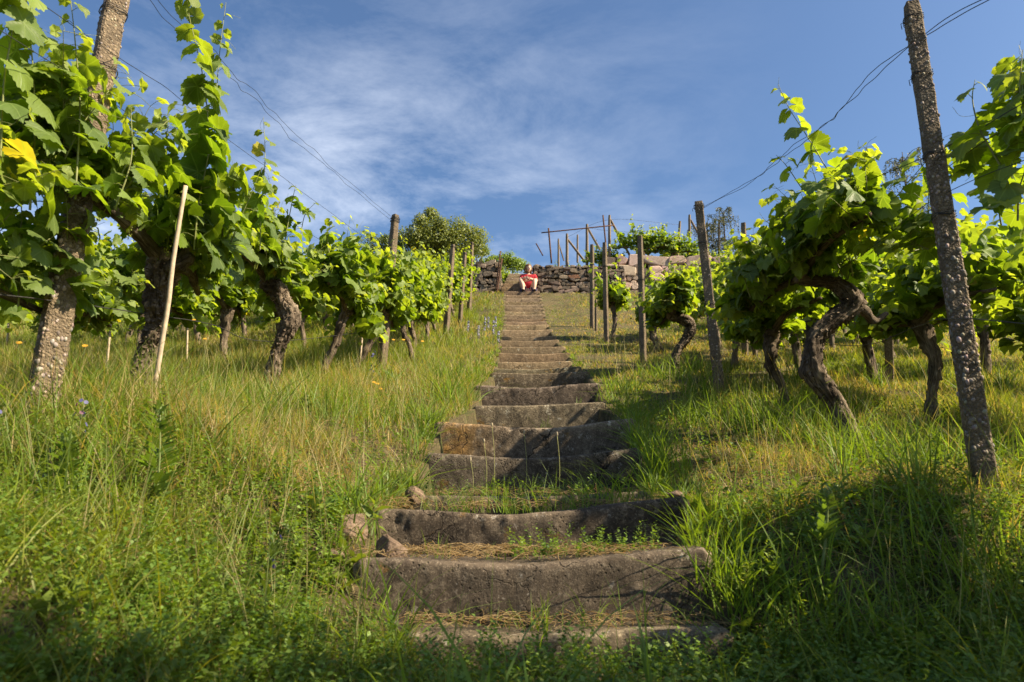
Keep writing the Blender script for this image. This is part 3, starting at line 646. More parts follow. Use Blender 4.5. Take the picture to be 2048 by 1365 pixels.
def add_clusters(root, pts, rng, n, mat):
    """hanging green flower clusters"""
    for q in range(n):
        mb = MB()
        c = pts[rng.integers(len(pts))]+np.array([rng.uniform(-0.12, 0.12), rng.uniform(-0.15, 0.15), rng.uniform(-0.02, 0.18)])
        tube(mb, [c+np.array([0, 0, 0.05]), c, c-np.array([0, 0, 0.11])], 0.0016, 4, (0.2, 0.24, 0.06))
        for w in range(38):
            f = w/38; rr = 0.024*(1-f)+0.006; a = rng.uniform(0, 6.28)
            p = c+np.array([rr*math.cos(a), rr*math.sin(a), -0.11*f]); s = rng.uniform(0.0028, 0.0045)
            V = p+s*np.array([(1, 0, 0), (-1, 0, 0), (0, 1, 0), (0, -1, 0), (0, 0, 1), (0, 0, -1)]); g = rng.uniform(0.8, 1.2)
            mb.add(V, None, [(4, 0, 2), (4, 2, 1), (4, 1, 3), (4, 3, 0), (5, 2, 0), (5, 1, 2), (5, 3, 1), (5, 0, 3)], (0.26*g, 0.30*g, 0.06*g))
        mb.build('flower_cluster', M['herb'], root)

def gnarl(P, R, k, seed, amp=0.22, mb=None, twist=3.0, n=None):
    P = spline(P, n or 60); R = np.interp(np.linspace(0, 1, len(P)), np.linspace(0, 1, len(R)), R)
    s = np.linspace(0, 1, len(P))
    def disp(a, n_):
        A = (a[None, :]+twist*s[:, None]); S_ = s[:, None]*np.ones_like(A)
        q = np.stack([np.cos(A)*1.8, np.sin(A)*1.8, S_*3.2], -1).reshape(-1, 3)
        r1 = (1-np.abs(vn(q, 1.7, seed)))*0.9; r2 = vn(q, 4.5, seed+4); q2 = q*np.array([2.4, 2.4, 1.0]); r3 = 1-np.abs(vn(q2, 3.2, seed+8))
        q3 = np.stack([np.cos(A), np.sin(A), S_*9], -1).reshape(-1, 3); lump = vn(q3, 1.0, seed+20)
        q4 = np.stack([np.cos(A)*7, np.sin(A)*7, S_*7], -1).reshape(-1, 3); r4 = 1-np.abs(vn(q4, 1.6, seed+31)); q5 = q4*np.array([2.1, 2.1, 2.0]); r5 = 1-np.abs(vn(q5, 1.3, seed+37))
        return (1+amp*(r1-0.45)+amp*0.35*r2+amp*0.7*(r3-0.6)+amp*0.8*lump+amp*0.5*(r4-0.6)+amp*0.35*(r5-0.6)).reshape(A.shape)
    tube(mb, P, R, k, disp=disp); return P
def strips(mb, P, R, rng, n):
    """peeling bark ribbons"""
    t, N, B = frames(P); 
    for q in range(n):
        i0 = rng.integers(0, max(1, len(P)-12)); m_ = rng.integers(6, 12); a = rng.uniform(0, 6.28); w = rng.uniform(0.003, 0.010); V = []
        for s in range(m_):
            i_ = min(i0+s, len(P)-1); lift = 1.0+0.7*(abs(s-m_/2)/(m_/2))**2*rng.uniform(0.4, 1.1)
            c = P[i_]+R[i_]*lift*(math.cos(a)*N[i_]+math.sin(a)*B[i_]); tg = -math.sin(a)*N[i_]+math.cos(a)*B[i_]; a += rng.normal(0, 0.06)
            V += [c-tg*w, c+tg*w]
        g = [(2*s, 2*s+1, 2*s+3, 2*s+2) for s in range(m_-1)]
        mb.add(V, g, None, None, np.array([[q*0.37 % 1, v*0.02, 0] for v in range(len(V))]))

def vine(base, label, seed, trunk=None, rad=(0.06, 0.045, 0.045, 0.06), head=0.85, arms=((0.5, 0.15), (-0.5, 0.15)), nsh=16, key='mid', near=1, armdrop=0.0, group='grapevines in the rows beside the stairs', L=(0.5, 0.95), leaf=(0.11, 0.16), side=0.28, lat=1.7, long=1, longL=1.3, clusters=0, droop=0.02, spacing=0.06, extra=None, armr=0.022, hangf=0.35, shoots=()):
    """a grapevine: base point in world, everything in local coordinates"""
    rng = np.random.default_rng(seed); root = empty('grapevine', base, label, 'grapevine', group)
    if trunk is None:
        x, y = rng.normal(0, 0.08, 2); trunk = [(0, 0, -0.12), (x*0.4, y*0.5, head*0.25), (x*1.2, y, head*0.6), (x*0.7, y*0.4, head)]
    trunk = [np.array(p, float) for p in trunk]
    tm = MB()
    if near:
        pp = spline(trunk, 60); RR = np.interp(np.linspace(0, 1, 60), np.linspace(0, 1, len(rad)), rad)
        for q in range(7 if near == 2 else 4):
            i_ = rng.integers(12, 56); a = rng.uniform(0, 6.28); blob(tm, pp[i_]+np.array([math.cos(a), math.sin(a), 0])*RR[i_]*0.8, np.array([1, 1, 1.3])*RR[i_]*rng.uniform(0.35, 0.65), None, seed+q*3, 0.9, 14, 10)
    k = 44 if near == 2 else (18 if near == 1 else 9); nn = 150 if near == 2 else (40 if near == 1 else 16)
    P = gnarl(trunk, rad, k, seed*1.7, 0.52 if near else 0.4, tm, 3.0, nn)
    R = np.interp(np.linspace(0, 1, len(P)), np.linspace(0, 1, len(rad)), rad)
    if near == 2: strips(tm, P, R*1.03, rng, 260)
    h = trunk[-1]
    blob(tm, h, (rad[-1]*1.05, rad[-1]*1.05, rad[-1]*0.9), None, seed, 0.8, 20 if near else 8, 14 if near else 6)
    if near:
        for q in range(5):
            a = rng.uniform(0, 6.28); blob(tm, h+np.array([math.cos(a), math.sin(a), rng.uniform(-1.2, 0.5)])*rad[-1]*0.95, np.array([1, 1, 1])*rad[-1]*rng.uniform(0.35, 0.6), None, seed+q, 0.5, 10, 7)
    pts = []
    for al, ah in arms:
        e = h+np.array([rng.normal(0, 0.04), al, ah]); mid = h+np.array([rng.normal(0, 0.03), al*0.45, ah*0.9+0.04-armdrop])
        A = gnarl([h, mid, e], (rad[-1]*0.6, armr*1.1, armr*0.5), 10 if near else 6, seed+al*10, 0.25, tm, 2.0, 24 if near else 8)
        pts += list(A[len(A)//4:])
    pts += [h+np.array([0, 0, 0.03])]*5
    if extra: pts += [np.array(p, float) for p in extra]
    tm.build('trunk', M['vine_bark'], root)
    lm, cm = grow_foliage(pts, rng, nsh, L=L, side=side, leaf=leaf, key=key, spacing=spacing, lat=lat, long=long, longL=longL, tubes=near == 2, droop=droop, hangf=hangf, shoots=shoots)
    lm.build('foliage', M['vine_leaf'] if near else M['vine_leaf_far'], root)
    if cm.n: cm.build('cane', M['cane'], root)
    if clusters: add_clusters(root, pts, rng, clusters, None)
    return root
def vpt(px, D, x=None):
    p = at(px, 700, D); X = p[0] if x is None else x
    return np.array([X, D, gz1(X, D)])

# --- left row, nearest first
LP = lambda b, px, py, D: tuple(at(px, py, D)-b)
b = np.array([-2.15, 2.0, gz1(-2.15, 2.0)])
vine(b, 'shadowy grapevine at the far left edge with leaves over the leftmost post', 101, near=2, key='hi', nsh=60, head=0.72, arms=((1.0, 0.22), (0.3, 0.25)), L=(0.34, 0.66), leaf=(0.105, 0.155), long=0, clusters=12, side=0.40, lat=1.9, hangf=0.05,
     extra=[LP(b, px, py, D) for px, py, D in ((20, 340, 2.6), (90, 360, 2.7), (150, 370, 2.75), (210, 375, 2.8), (260, 370, 2.85), (60, 320, 2.65), (140, 350, 2.75), (220, 370, 2.8), (10, 300, 2.6), (-60, 340, 2.5), (40, 250, 2.6), (250, 360, 2.7), (-60, 300, 2.5))],
     shoots=[([LP(b, *q) for q in ((60, 420, 2.5), (70, 250, 2.5), (62, 90, 2.5), (40, -60, 2.45))], 0.17), ([LP(b, *q) for q in ((150, 400, 2.6), (160, 220, 2.6), (150, 80, 2.55), (140, -10, 2.5))], 0.12), ([LP(b, *q) for q in ((0, 330, 2.4), (10, 150, 2.35), (40, 0, 2.3), (60, -80, 2.3))], 0.18), ([LP(b, *q) for q in ((230, 420, 2.7), (262, 320, 2.7), (262, 215, 2.7))], 0.09)])
b = vpt(275, 3.7)
vine(b, 'gnarled grapevine with a thick knotted head and pale stake, nearest left of the stairs', 103,
     trunk=[LP(b, 268, 830, 3.7), LP(b, 285, 720, 3.68), LP(b, 312, 650, 3.66), LP(b, 318, 590, 3.64), LP(b, 325, 525, 3.62)], rad=(0.042, 0.036, 0.038, 0.052, 0.068), near=2, key='hi', nsh=46,
     arms=((0.62, 0.02), (-0.75, 0.06)), L=(0.3, 0.6), leaf=(0.115, 0.165), long=0, clusters=14, side=0.36, lat=1.9, armr=0.03, hangf=0.12, extra=[LP(b, px, py, D) for px, py, D in ((380, 515, 3.5), (440, 520, 3.7), (500, 520, 3.9), (420, 500, 4.0), (460, 470, 4.0), (400, 480, 4.1))],
     shoots=[([LP(b, *q) for q in ((388, 500, 3.5), (398, 400, 3.45), (418, 290, 3.4), (405, 150, 3.4), (378, 30, 3.4), (372, -40, 3.4))], 0.19), ([LP(b, *q) for q in ((415, 500, 3.6), (425, 330, 3.6), (437, 130, 3.6), (452, 5, 3.6))], 0.12), ([LP(b, *q) for q in ((520, 500, 4.2), (522, 420, 4.2), (530, 320, 4.2), (527, 235, 4.2))], 0.13), ([LP(b, *q) for q in ((440, 510, 3.7), (450, 430, 3.6), (470, 360, 3.6), (490, 330, 3.55))], 0.22)])
am = MB()
gnarl([(0.02, 0, 0), (0.10, -0.03, 0.0), (0.17, -0.05, 0.035)], (0.05, 0.04, 0.022), 24, 9.1, 0.4, am, 2.0, 30); gnarl([(0.11, -0.03, 0.01), (0.125, -0.04, 0.06), (0.12, -0.04, 0.085)], (0.03, 0.022, 0.018), 18, 5.1, 0.3, am, 2.0, 16)
ga = am.build('pruned_spur', M['vine_bark'], bpy.data.objects['grapevine.001']); ga.location = LP(b, 330, 530, 3.6)
b = vpt(540, 5.5)
vine(b, 'grapevine with an S-curved dark trunk, second in the left row', 107,
     trunk=[LP(b, 538, 800, 5.5), LP(b, 556, 700, 5.5), LP(b, 582, 640, 5.5), LP(b, 560, 590, 5.5), LP(b, 535, 560, 5.5)], rad=(0.042, 0.042, 0.055, 0.06, 0.055), near=2, key='hi', nsh=58,
     arms=((0.85, -0.02), (-0.8, -0.02)), L=(0.3, 0.62), leaf=(0.13, 0.18), long=0, clusters=6, side=0.4, lat=2.0, hangf=0.45, shoots=[([LP(b, *q) for q in ((600, 480, 5.8), (610, 430, 5.8), (632, 405, 5.8))], 0.12), ([LP(b, *q) for q in ((570, 480, 5.2), (585, 400, 5.2), (592, 370, 5.2))], 0.12), ([LP(b, *q) for q in ((660, 520, 6.2), (655, 470, 6.2), (662, 445, 6.2))], 0.12)])
left_spec = [(650, 7.0, 'grapevine with a pale leaning trunk, third in the left row', 2), (722, 8.2, 'grapevine leaning towards the pale left post', 1), (828, 9.7, 'slim-trunked grapevine just above the pale left post', 1),
             (None, 11.1, 'grapevine below the round bush, third above the pale left post', 1), (None, 12.5, 'grapevine in the left row just below the post before the round bush', 1), (None, 13.9, 'grapevine in the left row at the post before the round bush', 1), (None, 15.3, 'grapevine in the left row above the round bush post', 1), (None, 16.6, 'grapevine second from the top of the left row', 1), (None, 18.0, 'topmost grapevine of the left row beside the left stone wall', 1)]
XL = lambda D: float(np.interp(D, [2, 5.5, 8.5, 10, 14, 19], [-2.1, -1.98, -1.72, -1.62, -1.58, -1.35]))
for q, (px, D, lab, nr) in enumerate(left_spec):
    b = vpt(px or 0, D, None if px else XL(D))
    tr = None
    if q == 0: tr = [(0.0, 0, -0.1), (0.02, 0, 0.15), (0.12, 0, 0.45), (0.20, 0, 0.76)]
    if q == 1: tr = [(-0.1, 0, -0.1), (0.0, 0, 0.2), (0.14, 0, 0.45), (0.26, 0, 0.78)]
    vine(b, lab, 120+q, trunk=tr, head=0.80, rad=(0.034, 0.03, 0.036, 0.05), near=1, key='mid' if D < 12 else 'lo', nsh=62 if D < 10 else 58, L=(0.36, 0.72), arms=((0.8, 0.04), (-0.8, 0.04)), side=0.42, leaf=(0.13, 0.18), lat=2.0, long=4 if D > 7 else 2, longL=0.95, clusters=2 if q < 2 else 0, hangf=0.28)
# --- right row
b = np.array([2.2, 2.05, gz1(2.2, 2.05)])
vine(b, 'dark grapevine at the far right edge with leaves behind the rightmost post', 201, near=2, key='hi', nsh=36, head=0.75, arms=((0.6, 0.20), (-0.5, 0.15)), L=(0.3, 0.6), leaf=(0.13, 0.19), long=0, clusters=5, side=0.30, lat=1.9, armr=0.04, hangf=0.2,
     extra=[LP(b, px, py, D) for px, py, D in ((2040, 440, 2.6), (2060, 380, 2.5), (2020, 430, 3.1), (2010, 450, 3.3), (2060, 330, 2.5), (2040, 280, 2.6), (2010, 350, 3.0), (2030, 300, 2.9), (2050, 250, 2.7), (2020, 400, 3.0))],
     shoots=[([LP(b, *q) for q in ((2000, 330, 2.6), (1960, 260, 2.6), (1945, 200, 2.6), (1950, 160, 2.6))], 0.12), ([LP(b, *q) for q in ((2060, 300, 2.5), (2040, 200, 2.5), (2045, 100, 2.5))], 0.13)])
b = vpt(1690, 4.3)
vine(b, 'big gnarled grapevine with a twisting arched trunk right of the leaning post', 205,
     trunk=[LP(b, 1720, 900, 4.2), LP(b, 1672, 810, 4.3), LP(b, 1628, 740, 4.3), LP(b, 1630, 680, 4.3), LP(b, 1668, 640, 4.3), LP(b, 1706, 606, 4.3), LP(b, 1672, 568, 4.35), LP(b, 1600, 558, 4.4)], rad=(0.036, 0.042, 0.055, 0.046, 0.05, 0.052, 0.036, 0.03), near=2, key='hi', nsh=80,
     arms=((0.95, 0.02), (-0.95, 0.04)), L=(0.26, 0.52), leaf=(0.125, 0.175), long=0, clusters=5, side=0.42, lat=2.0, hangf=0.42, extra=[LP(b, px, py, D) for px, py, D in ((1700, 550, 4.2), (1750, 540, 4.1), (1800, 540, 4.0), (1760, 560, 3.9), (1830, 510, 3.7), (1870, 500, 3.5), (1850, 460, 3.6), (1530, 570, 4.5), (1500, 590, 4.7), (1560, 560, 4.6), (1650, 480, 4.2), (1700, 470, 4.1))],
     shoots=[([LP(b, *q) for q in ((1740, 480, 4.0), (1690, 400, 4.0), (1625, 290, 4.0), (1580, 220, 4.0), (1556, 168, 4.0))], 0.16), ([LP(b, *q) for q in ((1680, 470, 4.1), (1620, 400, 4.1), (1575, 335, 4.1), (1552, 310, 4.1))], 0.13), ([LP(b, *q) for q in ((1740, 500, 4.0), (1700, 400, 4.0), (1660, 350, 4.0))], 0.17)])
sp2 = MB(); gnarl([(0.0, 0, 0), (0.10, 0.05, -0.03), (0.2, 0.1, -0.10), (0.3, 0.12, -0.04)], (0.035, 0.028, 0.02, 0.012), 16, 3.3, 0.4, sp2, 2.0, 30)
ga = sp2.build('side_branch', M['vine_bark'], [o for o in scn.objects if o.get('label', '').startswith('big gnarled')][0]); ga.location = LP(b, 1700, 605, 4.3)
b = vpt(1365, 8.0)
vine(b, 'grapevine with a dark crooked trunk just left of the leaning post', 209,
     trunk=[LP(b, 1352, 765, 8.0), LP(b, 1352, 710, 8.0), LP(b, 1378, 668, 8.0), LP(b, 1378, 645, 8.0), LP(b, 1345, 630, 8.0)], rad=(0.045, 0.04, 0.05, 0.05, 0.05), near=2, key='mid', nsh=60,
     arms=((0.6, 0.04), (-0.5, 0.03)), L=(0.22, 0.42), leaf=(0.12, 0.17), long=1, longL=0.9, side=0.40, lat=2.0, hangf=0.45)
b = vpt(1226, 12.9)
vine(b, 'small bushy grapevine on a single thin trunk standing free right of the stairs', 213,
     trunk=[(-0.06, 0, -0.1), (0.03, 0, 0.2), (0.06, 0, 0.45), (0.02, 0, 0.72)], rad=(0.04, 0.035, 0.04, 0.045), near=1, key='mid', nsh=60, arms=((0.35, 0.03), (-0.35, 0.03)), L=(0.25, 0.52), leaf=(0.13, 0.18), side=0.55, lat=2.0, long=3, longL=0.9, droop=0.05, hangf=0.5)
vine(vpt(1318, 11.2), 'grapevine between the free-standing small vine and the leaning post', 217, near=1, key='mid', nsh=46, head=0.52, L=(0.2, 0.42), leaf=(0.13, 0.18), side=0.34, lat=2.0, long=2, longL=1.0)
vine(vpt(1560, 5.8, 2.36), 'grapevine with low hanging leaves between the leaning post and big gnarled trunk', 219, near=1, key='hi', nsh=52, head=0.66, arms=((0.5, 0.03), (-0.9, 0.03)), L=(0.3, 0.55), leaf=(0.12, 0.17), side=0.38, lat=2.0, long=2, longL=0.9, hangf=0.45, rad=(0.035, 0.03, 0.04, 0.05))

# --- rows further back: a few kinds built once, then copied
def proto(seed, label, key, nsh, head=0.7, group='grapevines in the back rows'):
    return vine(np.array([0., 0., 0.]), label, seed, near=1 if key == 'mid' else 0, key=key, nsh=nsh, head=head, arms=((0.75, 0.06), (-0.75, 0.06)), L=(0.38, 0.8), leaf=(0.115, 0.16), side=0.40, lat=2.0, long=1, longL=1.1, rad=(0.04, 0.036, 0.042, 0.055), group=group, hangf=0.25)
ORD = ['first', 'second', 'third', 'fourth', 'fifth', 'sixth', 'seventh', 'eighth', 'ninth', 'tenth', 'eleventh', 'twelfth', 'thirteenth', 'fourteenth']
protos = [proto(301, 'x', 'mid', 46, 0.82), proto(302, 'x', 'mid', 48, 0.78), proto(303, 'x', 'lo', 50, 0.78), proto(304, 'x', 'lo', 48, 0.74)]
used = set()
def put(kind, loc, label, rz=0.0, sc=1.0):
    src = protos[kind]
    if kind not in used: used.add(kind); r = src
    else:
        r = src.copy(); scn.collection.objects.link(r)
        for ch in src.children:
            c = ch.copy(); scn.collection.objects.link(c); c.parent = r
    r.location = tuple(loc); r.rotation_euler = (0, 0, rz); r.scale = (sc, sc, sc); r['label'] = label
    return r
for side, rows in (('left', [(-4.0, 4.2, 19.5), (-6.0, 6.6, 19.5), (-8.0, 9.0, 19.5)]), ('right', [(4.0, 4.2, 13.2), (6.0, 6.4, 16.2), (8.0, 9.0, 19.5)])):
    for ri, (X, y0, y1) in enumerate(rows):
        y = y0; c = 0
        while y < y1:
            rx_ = X*(1-0.012*(y-3)); xx = rx_+random.uniform(-0.06, 0.06); kind = (random.choice([0, 1]) if y < 10 else random.choice([2, 3]))
            put(kind, (xx, y, gz1(xx, y)-0.02), 'grapevine in the %s row out to the %s of the stairs, %s up that row' % (ORD[ri+1], side, ORD[min(c, 13)]), random.choice([0, math.pi])+random.uniform(-0.15, 0.15), random.uniform(0.92, 1.1))
            y += 1.45 if ri == 0 else 1.6; c += 1
for x_, y_, kd, lab in ((3.05, 5.0, 0, 'grapevine showing between the big gnarled trunk and the rightmost post'), (3.1, 6.9, 1, 'dark-trunked grapevine just behind the big gnarled grapevine'), (2.95, 8.9, 0, 'grapevine behind the leaning post, right of the crooked dark trunk')):
    put(kd, (x_, y_, gz1(x_, y_)-0.03), lab, random.uniform(-0.3, 0.3), 0.92)
# rows behind the camera on the right keep on down the slope: they throw the shade over the foreground
put(0, (2.3, -1.2, gz1(2.3, -1.2)), 'grapevine of the right row just behind the viewpoint', 0.1, 1.15)

# --- upper terrace vines
for q, (px, py, D, sc, lab) in enumerate([(1205, 525, 22.3, 0.8, 'terrace grapevine between the railing and the pale wall'), (1285, 520, 21.8, 1.2, 'tall leafy grapevine on the terrace behind the strut posts'), (1340, 515, 21.9, 1.05, 'spreading terrace grapevine above the pale stone wall'), (1375, 515, 23.0, 1.0, 'terrace grapevine right of the paired wooden posts'), (1430, 515, 23.0, 0.9, 'terrace grapevine behind the top of the leaning post'),
        (1010, 560, 25.0, 0.85, 'bright green vine bush filling the gap above the top steps, left one'), (1032, 560, 25.6, 0.8, 'bright green vine bush filling the gap above the top steps, right one'), (1115, 535, 23.5, 0.6, 'low grapevine behind the railing upright'), (1150, 535, 23.8, 0.7, 'low grapevine among the strut posts'), (990, 545, 24.2, 0.8, 'bright green vine bush just behind the left stone wall')]):
    p = at(px, py, D); put([2, 3][q % 2] if q != 1 else 2, (p[0], D, gz1(p[0], D)-0.1), lab, random.uniform(1.0, 2.0) if q < 5 else random.uniform(0, 3), sc)

# ------------------------------------------------------------------ terrace posts, railing, struts
def pole(name, a, b_, r, mat, label, cat, group=None, k=8):
    mb = MB(); P = spline([a, b_], 8); tube(mb, P, r, k); return tag(mb.build(name, M[mat]), label, cat, group)
G2 = 'wooden posts on the upper terrace'
def tpost(px, yb, yt, D, lab, w=0.085, brace=None, px2=None):
    b0 = at(px, yb, D); t0 = at(px2 or px, yt, D)
    r = post('terrace_post', b0, t0, w, lab, G2, mat='oldwood', wraps=(), seed=int(px))
    if brace:
        mb = MB(); a = at(brace[0], brace[1], D)-b0; c = at(brace[2], brace[3], D+0.3)-b0; tube(mb, spline([a, c], 5), w*0.45, 6); mb.build('brace', M['oldwood'], r, False)
tpost(1117, 525, 478, 26.0, 'thin far terrace post left of the braced posts', 0.07, (1118, 490, 1128, 522))
tpost(1134, 525, 468, 23.0, 'terrace post with a long diagonal strut, just right of the railing upright', 0.09, (1136, 480, 1170, 524))
tpost(1174, 525, 449, 22.5, 'terrace post between the two railing uprights', 0.09, (1176, 458, 1200, 500))
tpost(1219, 520, 431, 22.0, 'tall terrace post with strut beside the right railing upright', 0.09, (1221, 440, 1262, 516))
tpost(1355, 510, 443, 22.5, 'slightly leaning terrace post above the pale wall', 0.08, None, 1360)
tpost(1379, 510, 430, 23.0, 'terrace post with strut left of the leaning post top', 0.09, (1381, 440, 1420, 510))
tpost(1438, 505, 441, 24.0, 'terrace post behind the drooping dark foliage', 0.08)
tpost(1155, 510, 470, 27.0, 'short far post seen between braced terrace posts', 0.07)
rl = empty('pipe_railing', at(1100, 527, 21.0), 'rusty pipe railing of two uprights and one crossbar above the wall', 'railing')
for nm, a, c, r in (('upright', (1103, 527, 21.0), (1097, 457, 21.0), 0.028), ('upright', (1214, 515, 21.3), (1206, 431, 21.3), 0.026), ('crossbar', (1083, 466, 20.95), (1228, 451, 21.35), 0.02)):
    mb = MB(); tube(mb, spline([at(*a)-np.array(rl.location), at(*c)-np.array(rl.location)], 6), r, 10); mb.build(nm, M['rust'], rl)
pole('rusty_pipe', at(1086, 512, 20.9), at(1072, 487, 20.8), 0.02, 'rust', 'short rusty pipe leaning over the corner of the right wall', 'pipe')
pole('rusty_bar', at(990, 592, 20.35), at(1001, 503, 20.5), 0.022, 'rust', 'tall rusty bar leaning against the left wall end', 'bar', 'rusty bars at the left wall')
pole('rusty_bar', at(993, 592, 20.3), at(1004, 518, 20.4), 0.026, 'rust', 'shorter rusty bar leaning beside the tall one', 'bar', 'rusty bars at the left wall')
wire([at(1134, 475, 23), at(1219, 440, 22), at(1358, 450, 22.5)], 0.004, 'wire strung between the terrace posts high up', 20, 0, 40)
wire([at(1174, 455, 22.5), at(1219, 462, 22), at(1358, 470, 22.5), at(1438, 470, 24)], 0.004, 'lower wire strung between the terrace posts', 20, 0, 41)
pole('rusty_fence_bar', at(1236, 560, 20.9), at(1238, 524, 20.9), 0.02, 'rust', 'rusty upright at the seam between brown and pale walls', 'bar')

# ------------------------------------------------------------------ trees and bushes
def simple_leaves(mb, P, N, T, S, C, asp=0.45):
    N = norm(N); T = norm(T-N*np.sum(T*N, 1, keepdims=True)); X = np.cross(T, N); n = len(P); s = S[:, None]
    V = np.stack([P, P+s*(0.5*T+asp*X+0.08*N), P+s*(1.0*T-0.05*N), P+s*(0.5*T-asp*X+0.08*N)], 1).reshape(-1, 3)
    mb.add(V, (np.arange(n)*4)[:, None]+np.arange(4)[None], None, np.repeat(C, 4, 0))
def bush(name, c, R, base, label, n, seed, ca, cb, leaf=0.05, cat='bush', lumps=26, trunkr=0.07):
    rng = np.random.default_rng(seed); c = np.array(c); R = np.array(R); base = np.array(base); root = empty(name, base, label, cat)
    D = norm(rng.normal(0, 1, (lumps, 3))); D[:, 2] = np.abs(D[:, 2])*1.1-0.25; L_ = c+D*R*rng.uniform(0.3, 1.0, (lumps, 1)); lr = R.mean()*rng.uniform(0.16, 0.42, lumps)
    k = rng.integers(0, lumps, n); d = norm(rng.normal(0, 1, (n, 3))); rr = rng.uniform(0, 1, (n, 1))**0.4
    P = L_[k]+d*lr[k][:, None]*rr*(1+0.25*vn(d*2+L_[k], 2.0)[:, None]); N = norm(d+np.array([0, 0, 0.5])+rng.normal(0, 0.5, (n, 3))); T = rng.normal(0, 1, (n, 3))+np.array([0, 0, -0.3])
    t = rng.random((n, 1)); C = np.array(ca)+(np.array(cb)-np.array(ca))*t
    lm = MB(); simple_leaves(lm, P-base, N, T, leaf*rng.uniform(0.6, 1.3, n), C); lm.build('crown', M['tree_leaf'], root)
    tm = MB(); top = c-base
    P0 = spline([(0, 0, -0.2), top*np.array([0.5, 0.5, 0.25]), top*np.array([1, 1, 0.7])], 10); tube(tm, P0, np.linspace(trunkr, trunkr*0.5, 10), 8)
    for q in range(min(14, lumps)):
        tube(tm, spline([P0[rng.integers(3, 9)], (P0[6]+L_[q]-base)/2+rng.normal(0, 0.05, 3), L_[q]-base], 7), np.linspace(trunkr*0.4, 0.006, 7), 5)
    tm.build('trunk', M['tree_bark'], root); return root
def groundat(px, D): p = at(px, 500, D); return np.array([p[0], D, gz1(p[0], D)])
c = at(873, 492, 23.5); bush('round_bush', c, (1.65, 1.3, 1.5), groundat(873, 23.5), 'round dense green bush standing on the terrace behind the left row', 30000, 61, (0.08, 0.11, 0.02), (0.20, 0.22, 0.045), 0.065, 'bush', 34)
c = at(945, 505, 24.5); bush('light_bush', c, (0.75, 0.7, 0.5), groundat(950, 24.5), 'low loose yellow-green bush right of the round bush', 4500, 62, (0.08, 0.13, 0.02), (0.17, 0.22, 0.04), 0.055)
c = at(762, 500, 23.5); bush('light_bush', c, (1.0, 0.8, 0.55), groundat(760, 23.5), 'low dark bush peeking over the left vine row', 4500, 63, (0.05, 0.08, 0.014), (0.12, 0.15, 0.03), 0.055)
c = at(1000, 535, 27.0); bush('light_bush', c, (1.2, 0.7, 0.6), groundat(1000, 27), 'bright green leafy bush seen through the gap of the top steps', 6000, 64, (0.10, 0.16, 0.02), (0.20, 0.27, 0.04), 0.07)
def birch(px, D, ytop, seed, label, spread=1.0, nb=16, hang=0.6):
    rng = np.random.default_rng(seed); base = groundat(px, D); top = at(px, ytop, D); H = top[2]-base[2]
    root = empty('drooping_tree', base, label, 'tree', 'drooping trees behind the right vines'); tm = MB(); PP = []; DD = []
    trunk = spline([(0, 0, -0.2), (rng.normal(0, 0.1), 0, H*0.5), (rng.normal(0, 0.2), 0, H*0.95)], 14); tube(tm, trunk, np.linspace(0.06, 0.012, 14), 7)
    for q in range(nb):
        f = rng.uniform(0.3, 1.0); s = trunk[int(f*13)]; a = rng.uniform(0, 6.28); Lh = spread*rng.uniform(0.4, 1.1)*(1.25-f*0.6)
        e = s+np.array([math.cos(a)*Lh, math.sin(a)*Lh, rng.uniform(0.05, 0.35)*H*0.25]); br = spline([s, (s+e)/2+np.array([0, 0, 0.15]), e], 9); tube(tm, br, np.linspace(0.012, 0.004, 9), 5)
        for w in range(7):
            o = br[rng.integers(3, 9)]; hl = hang*rng.uniform(0.4, 1.2); dx = rng.normal(0, 0.1, 2); tw = spline([o, o+np.array([dx[0], dx[1], -hl*0.35]), o+np.array([dx[0]*1.4, dx[1]*1.4, -hl])], 12); tube(tm, tw, 0.0028, 3, cap=False)
            for s_ in tw:
                for z_ in range(2): PP.append(s_+rng.normal(0, 0.02, 3))
    PP = np.array(PP); n = len(PP); lm = MB(); t = rng.random((n, 1))
    simple_leaves(lm, PP, rng.normal(0, 1, (n, 3)), rng.normal(0, 0.5, (n, 3))+np.array([0, 0, -1]), rng.uniform(0.035, 0.065, n), np.array([0.035, 0.045, 0.012])+t*np.array([0.07, 0.06, 0.02]), 0.33)
    lm.build('crown', M['tree_leaf'], root); tm.build('trunk', M['tree_bark'], root)
birch(1700, 22, 345, 71, 'drooping small-leaved tree peeking above the big gnarled vine', 1.0, 20)
birch(1835, 21, 290, 72, 'drooping dark-leaved tree just left of the rightmost post', 1.2, 24)
birch(1580, 23, 420, 73, 'low drooping tree behind the twisted wires', 0.8, 14)
birch(1450, 24, 412, 74, 'drooping tree with sparse pale twigs right of the leaning post top', 1.0, 22)
birch(1415, 24.5, 440, 75, 'dark drooping bush directly behind the leaning post top', 0.9, 20)
# unseen tree added behind the viewpoint, crown placed to shade the foreground
bush('added_shade_tree', (4.3, -0.45, 3.3), (2.7, 1.15, 1.1), (5.2, -1.0, gz1(5.2, -1.0)), 'broad unseen tree added behind the viewpoint to shade the foreground', 4300, 81, (0.05, 0.08, 0.015), (0.10, 0.14, 0.03), 0.16, 'tree', 20, 0.14)

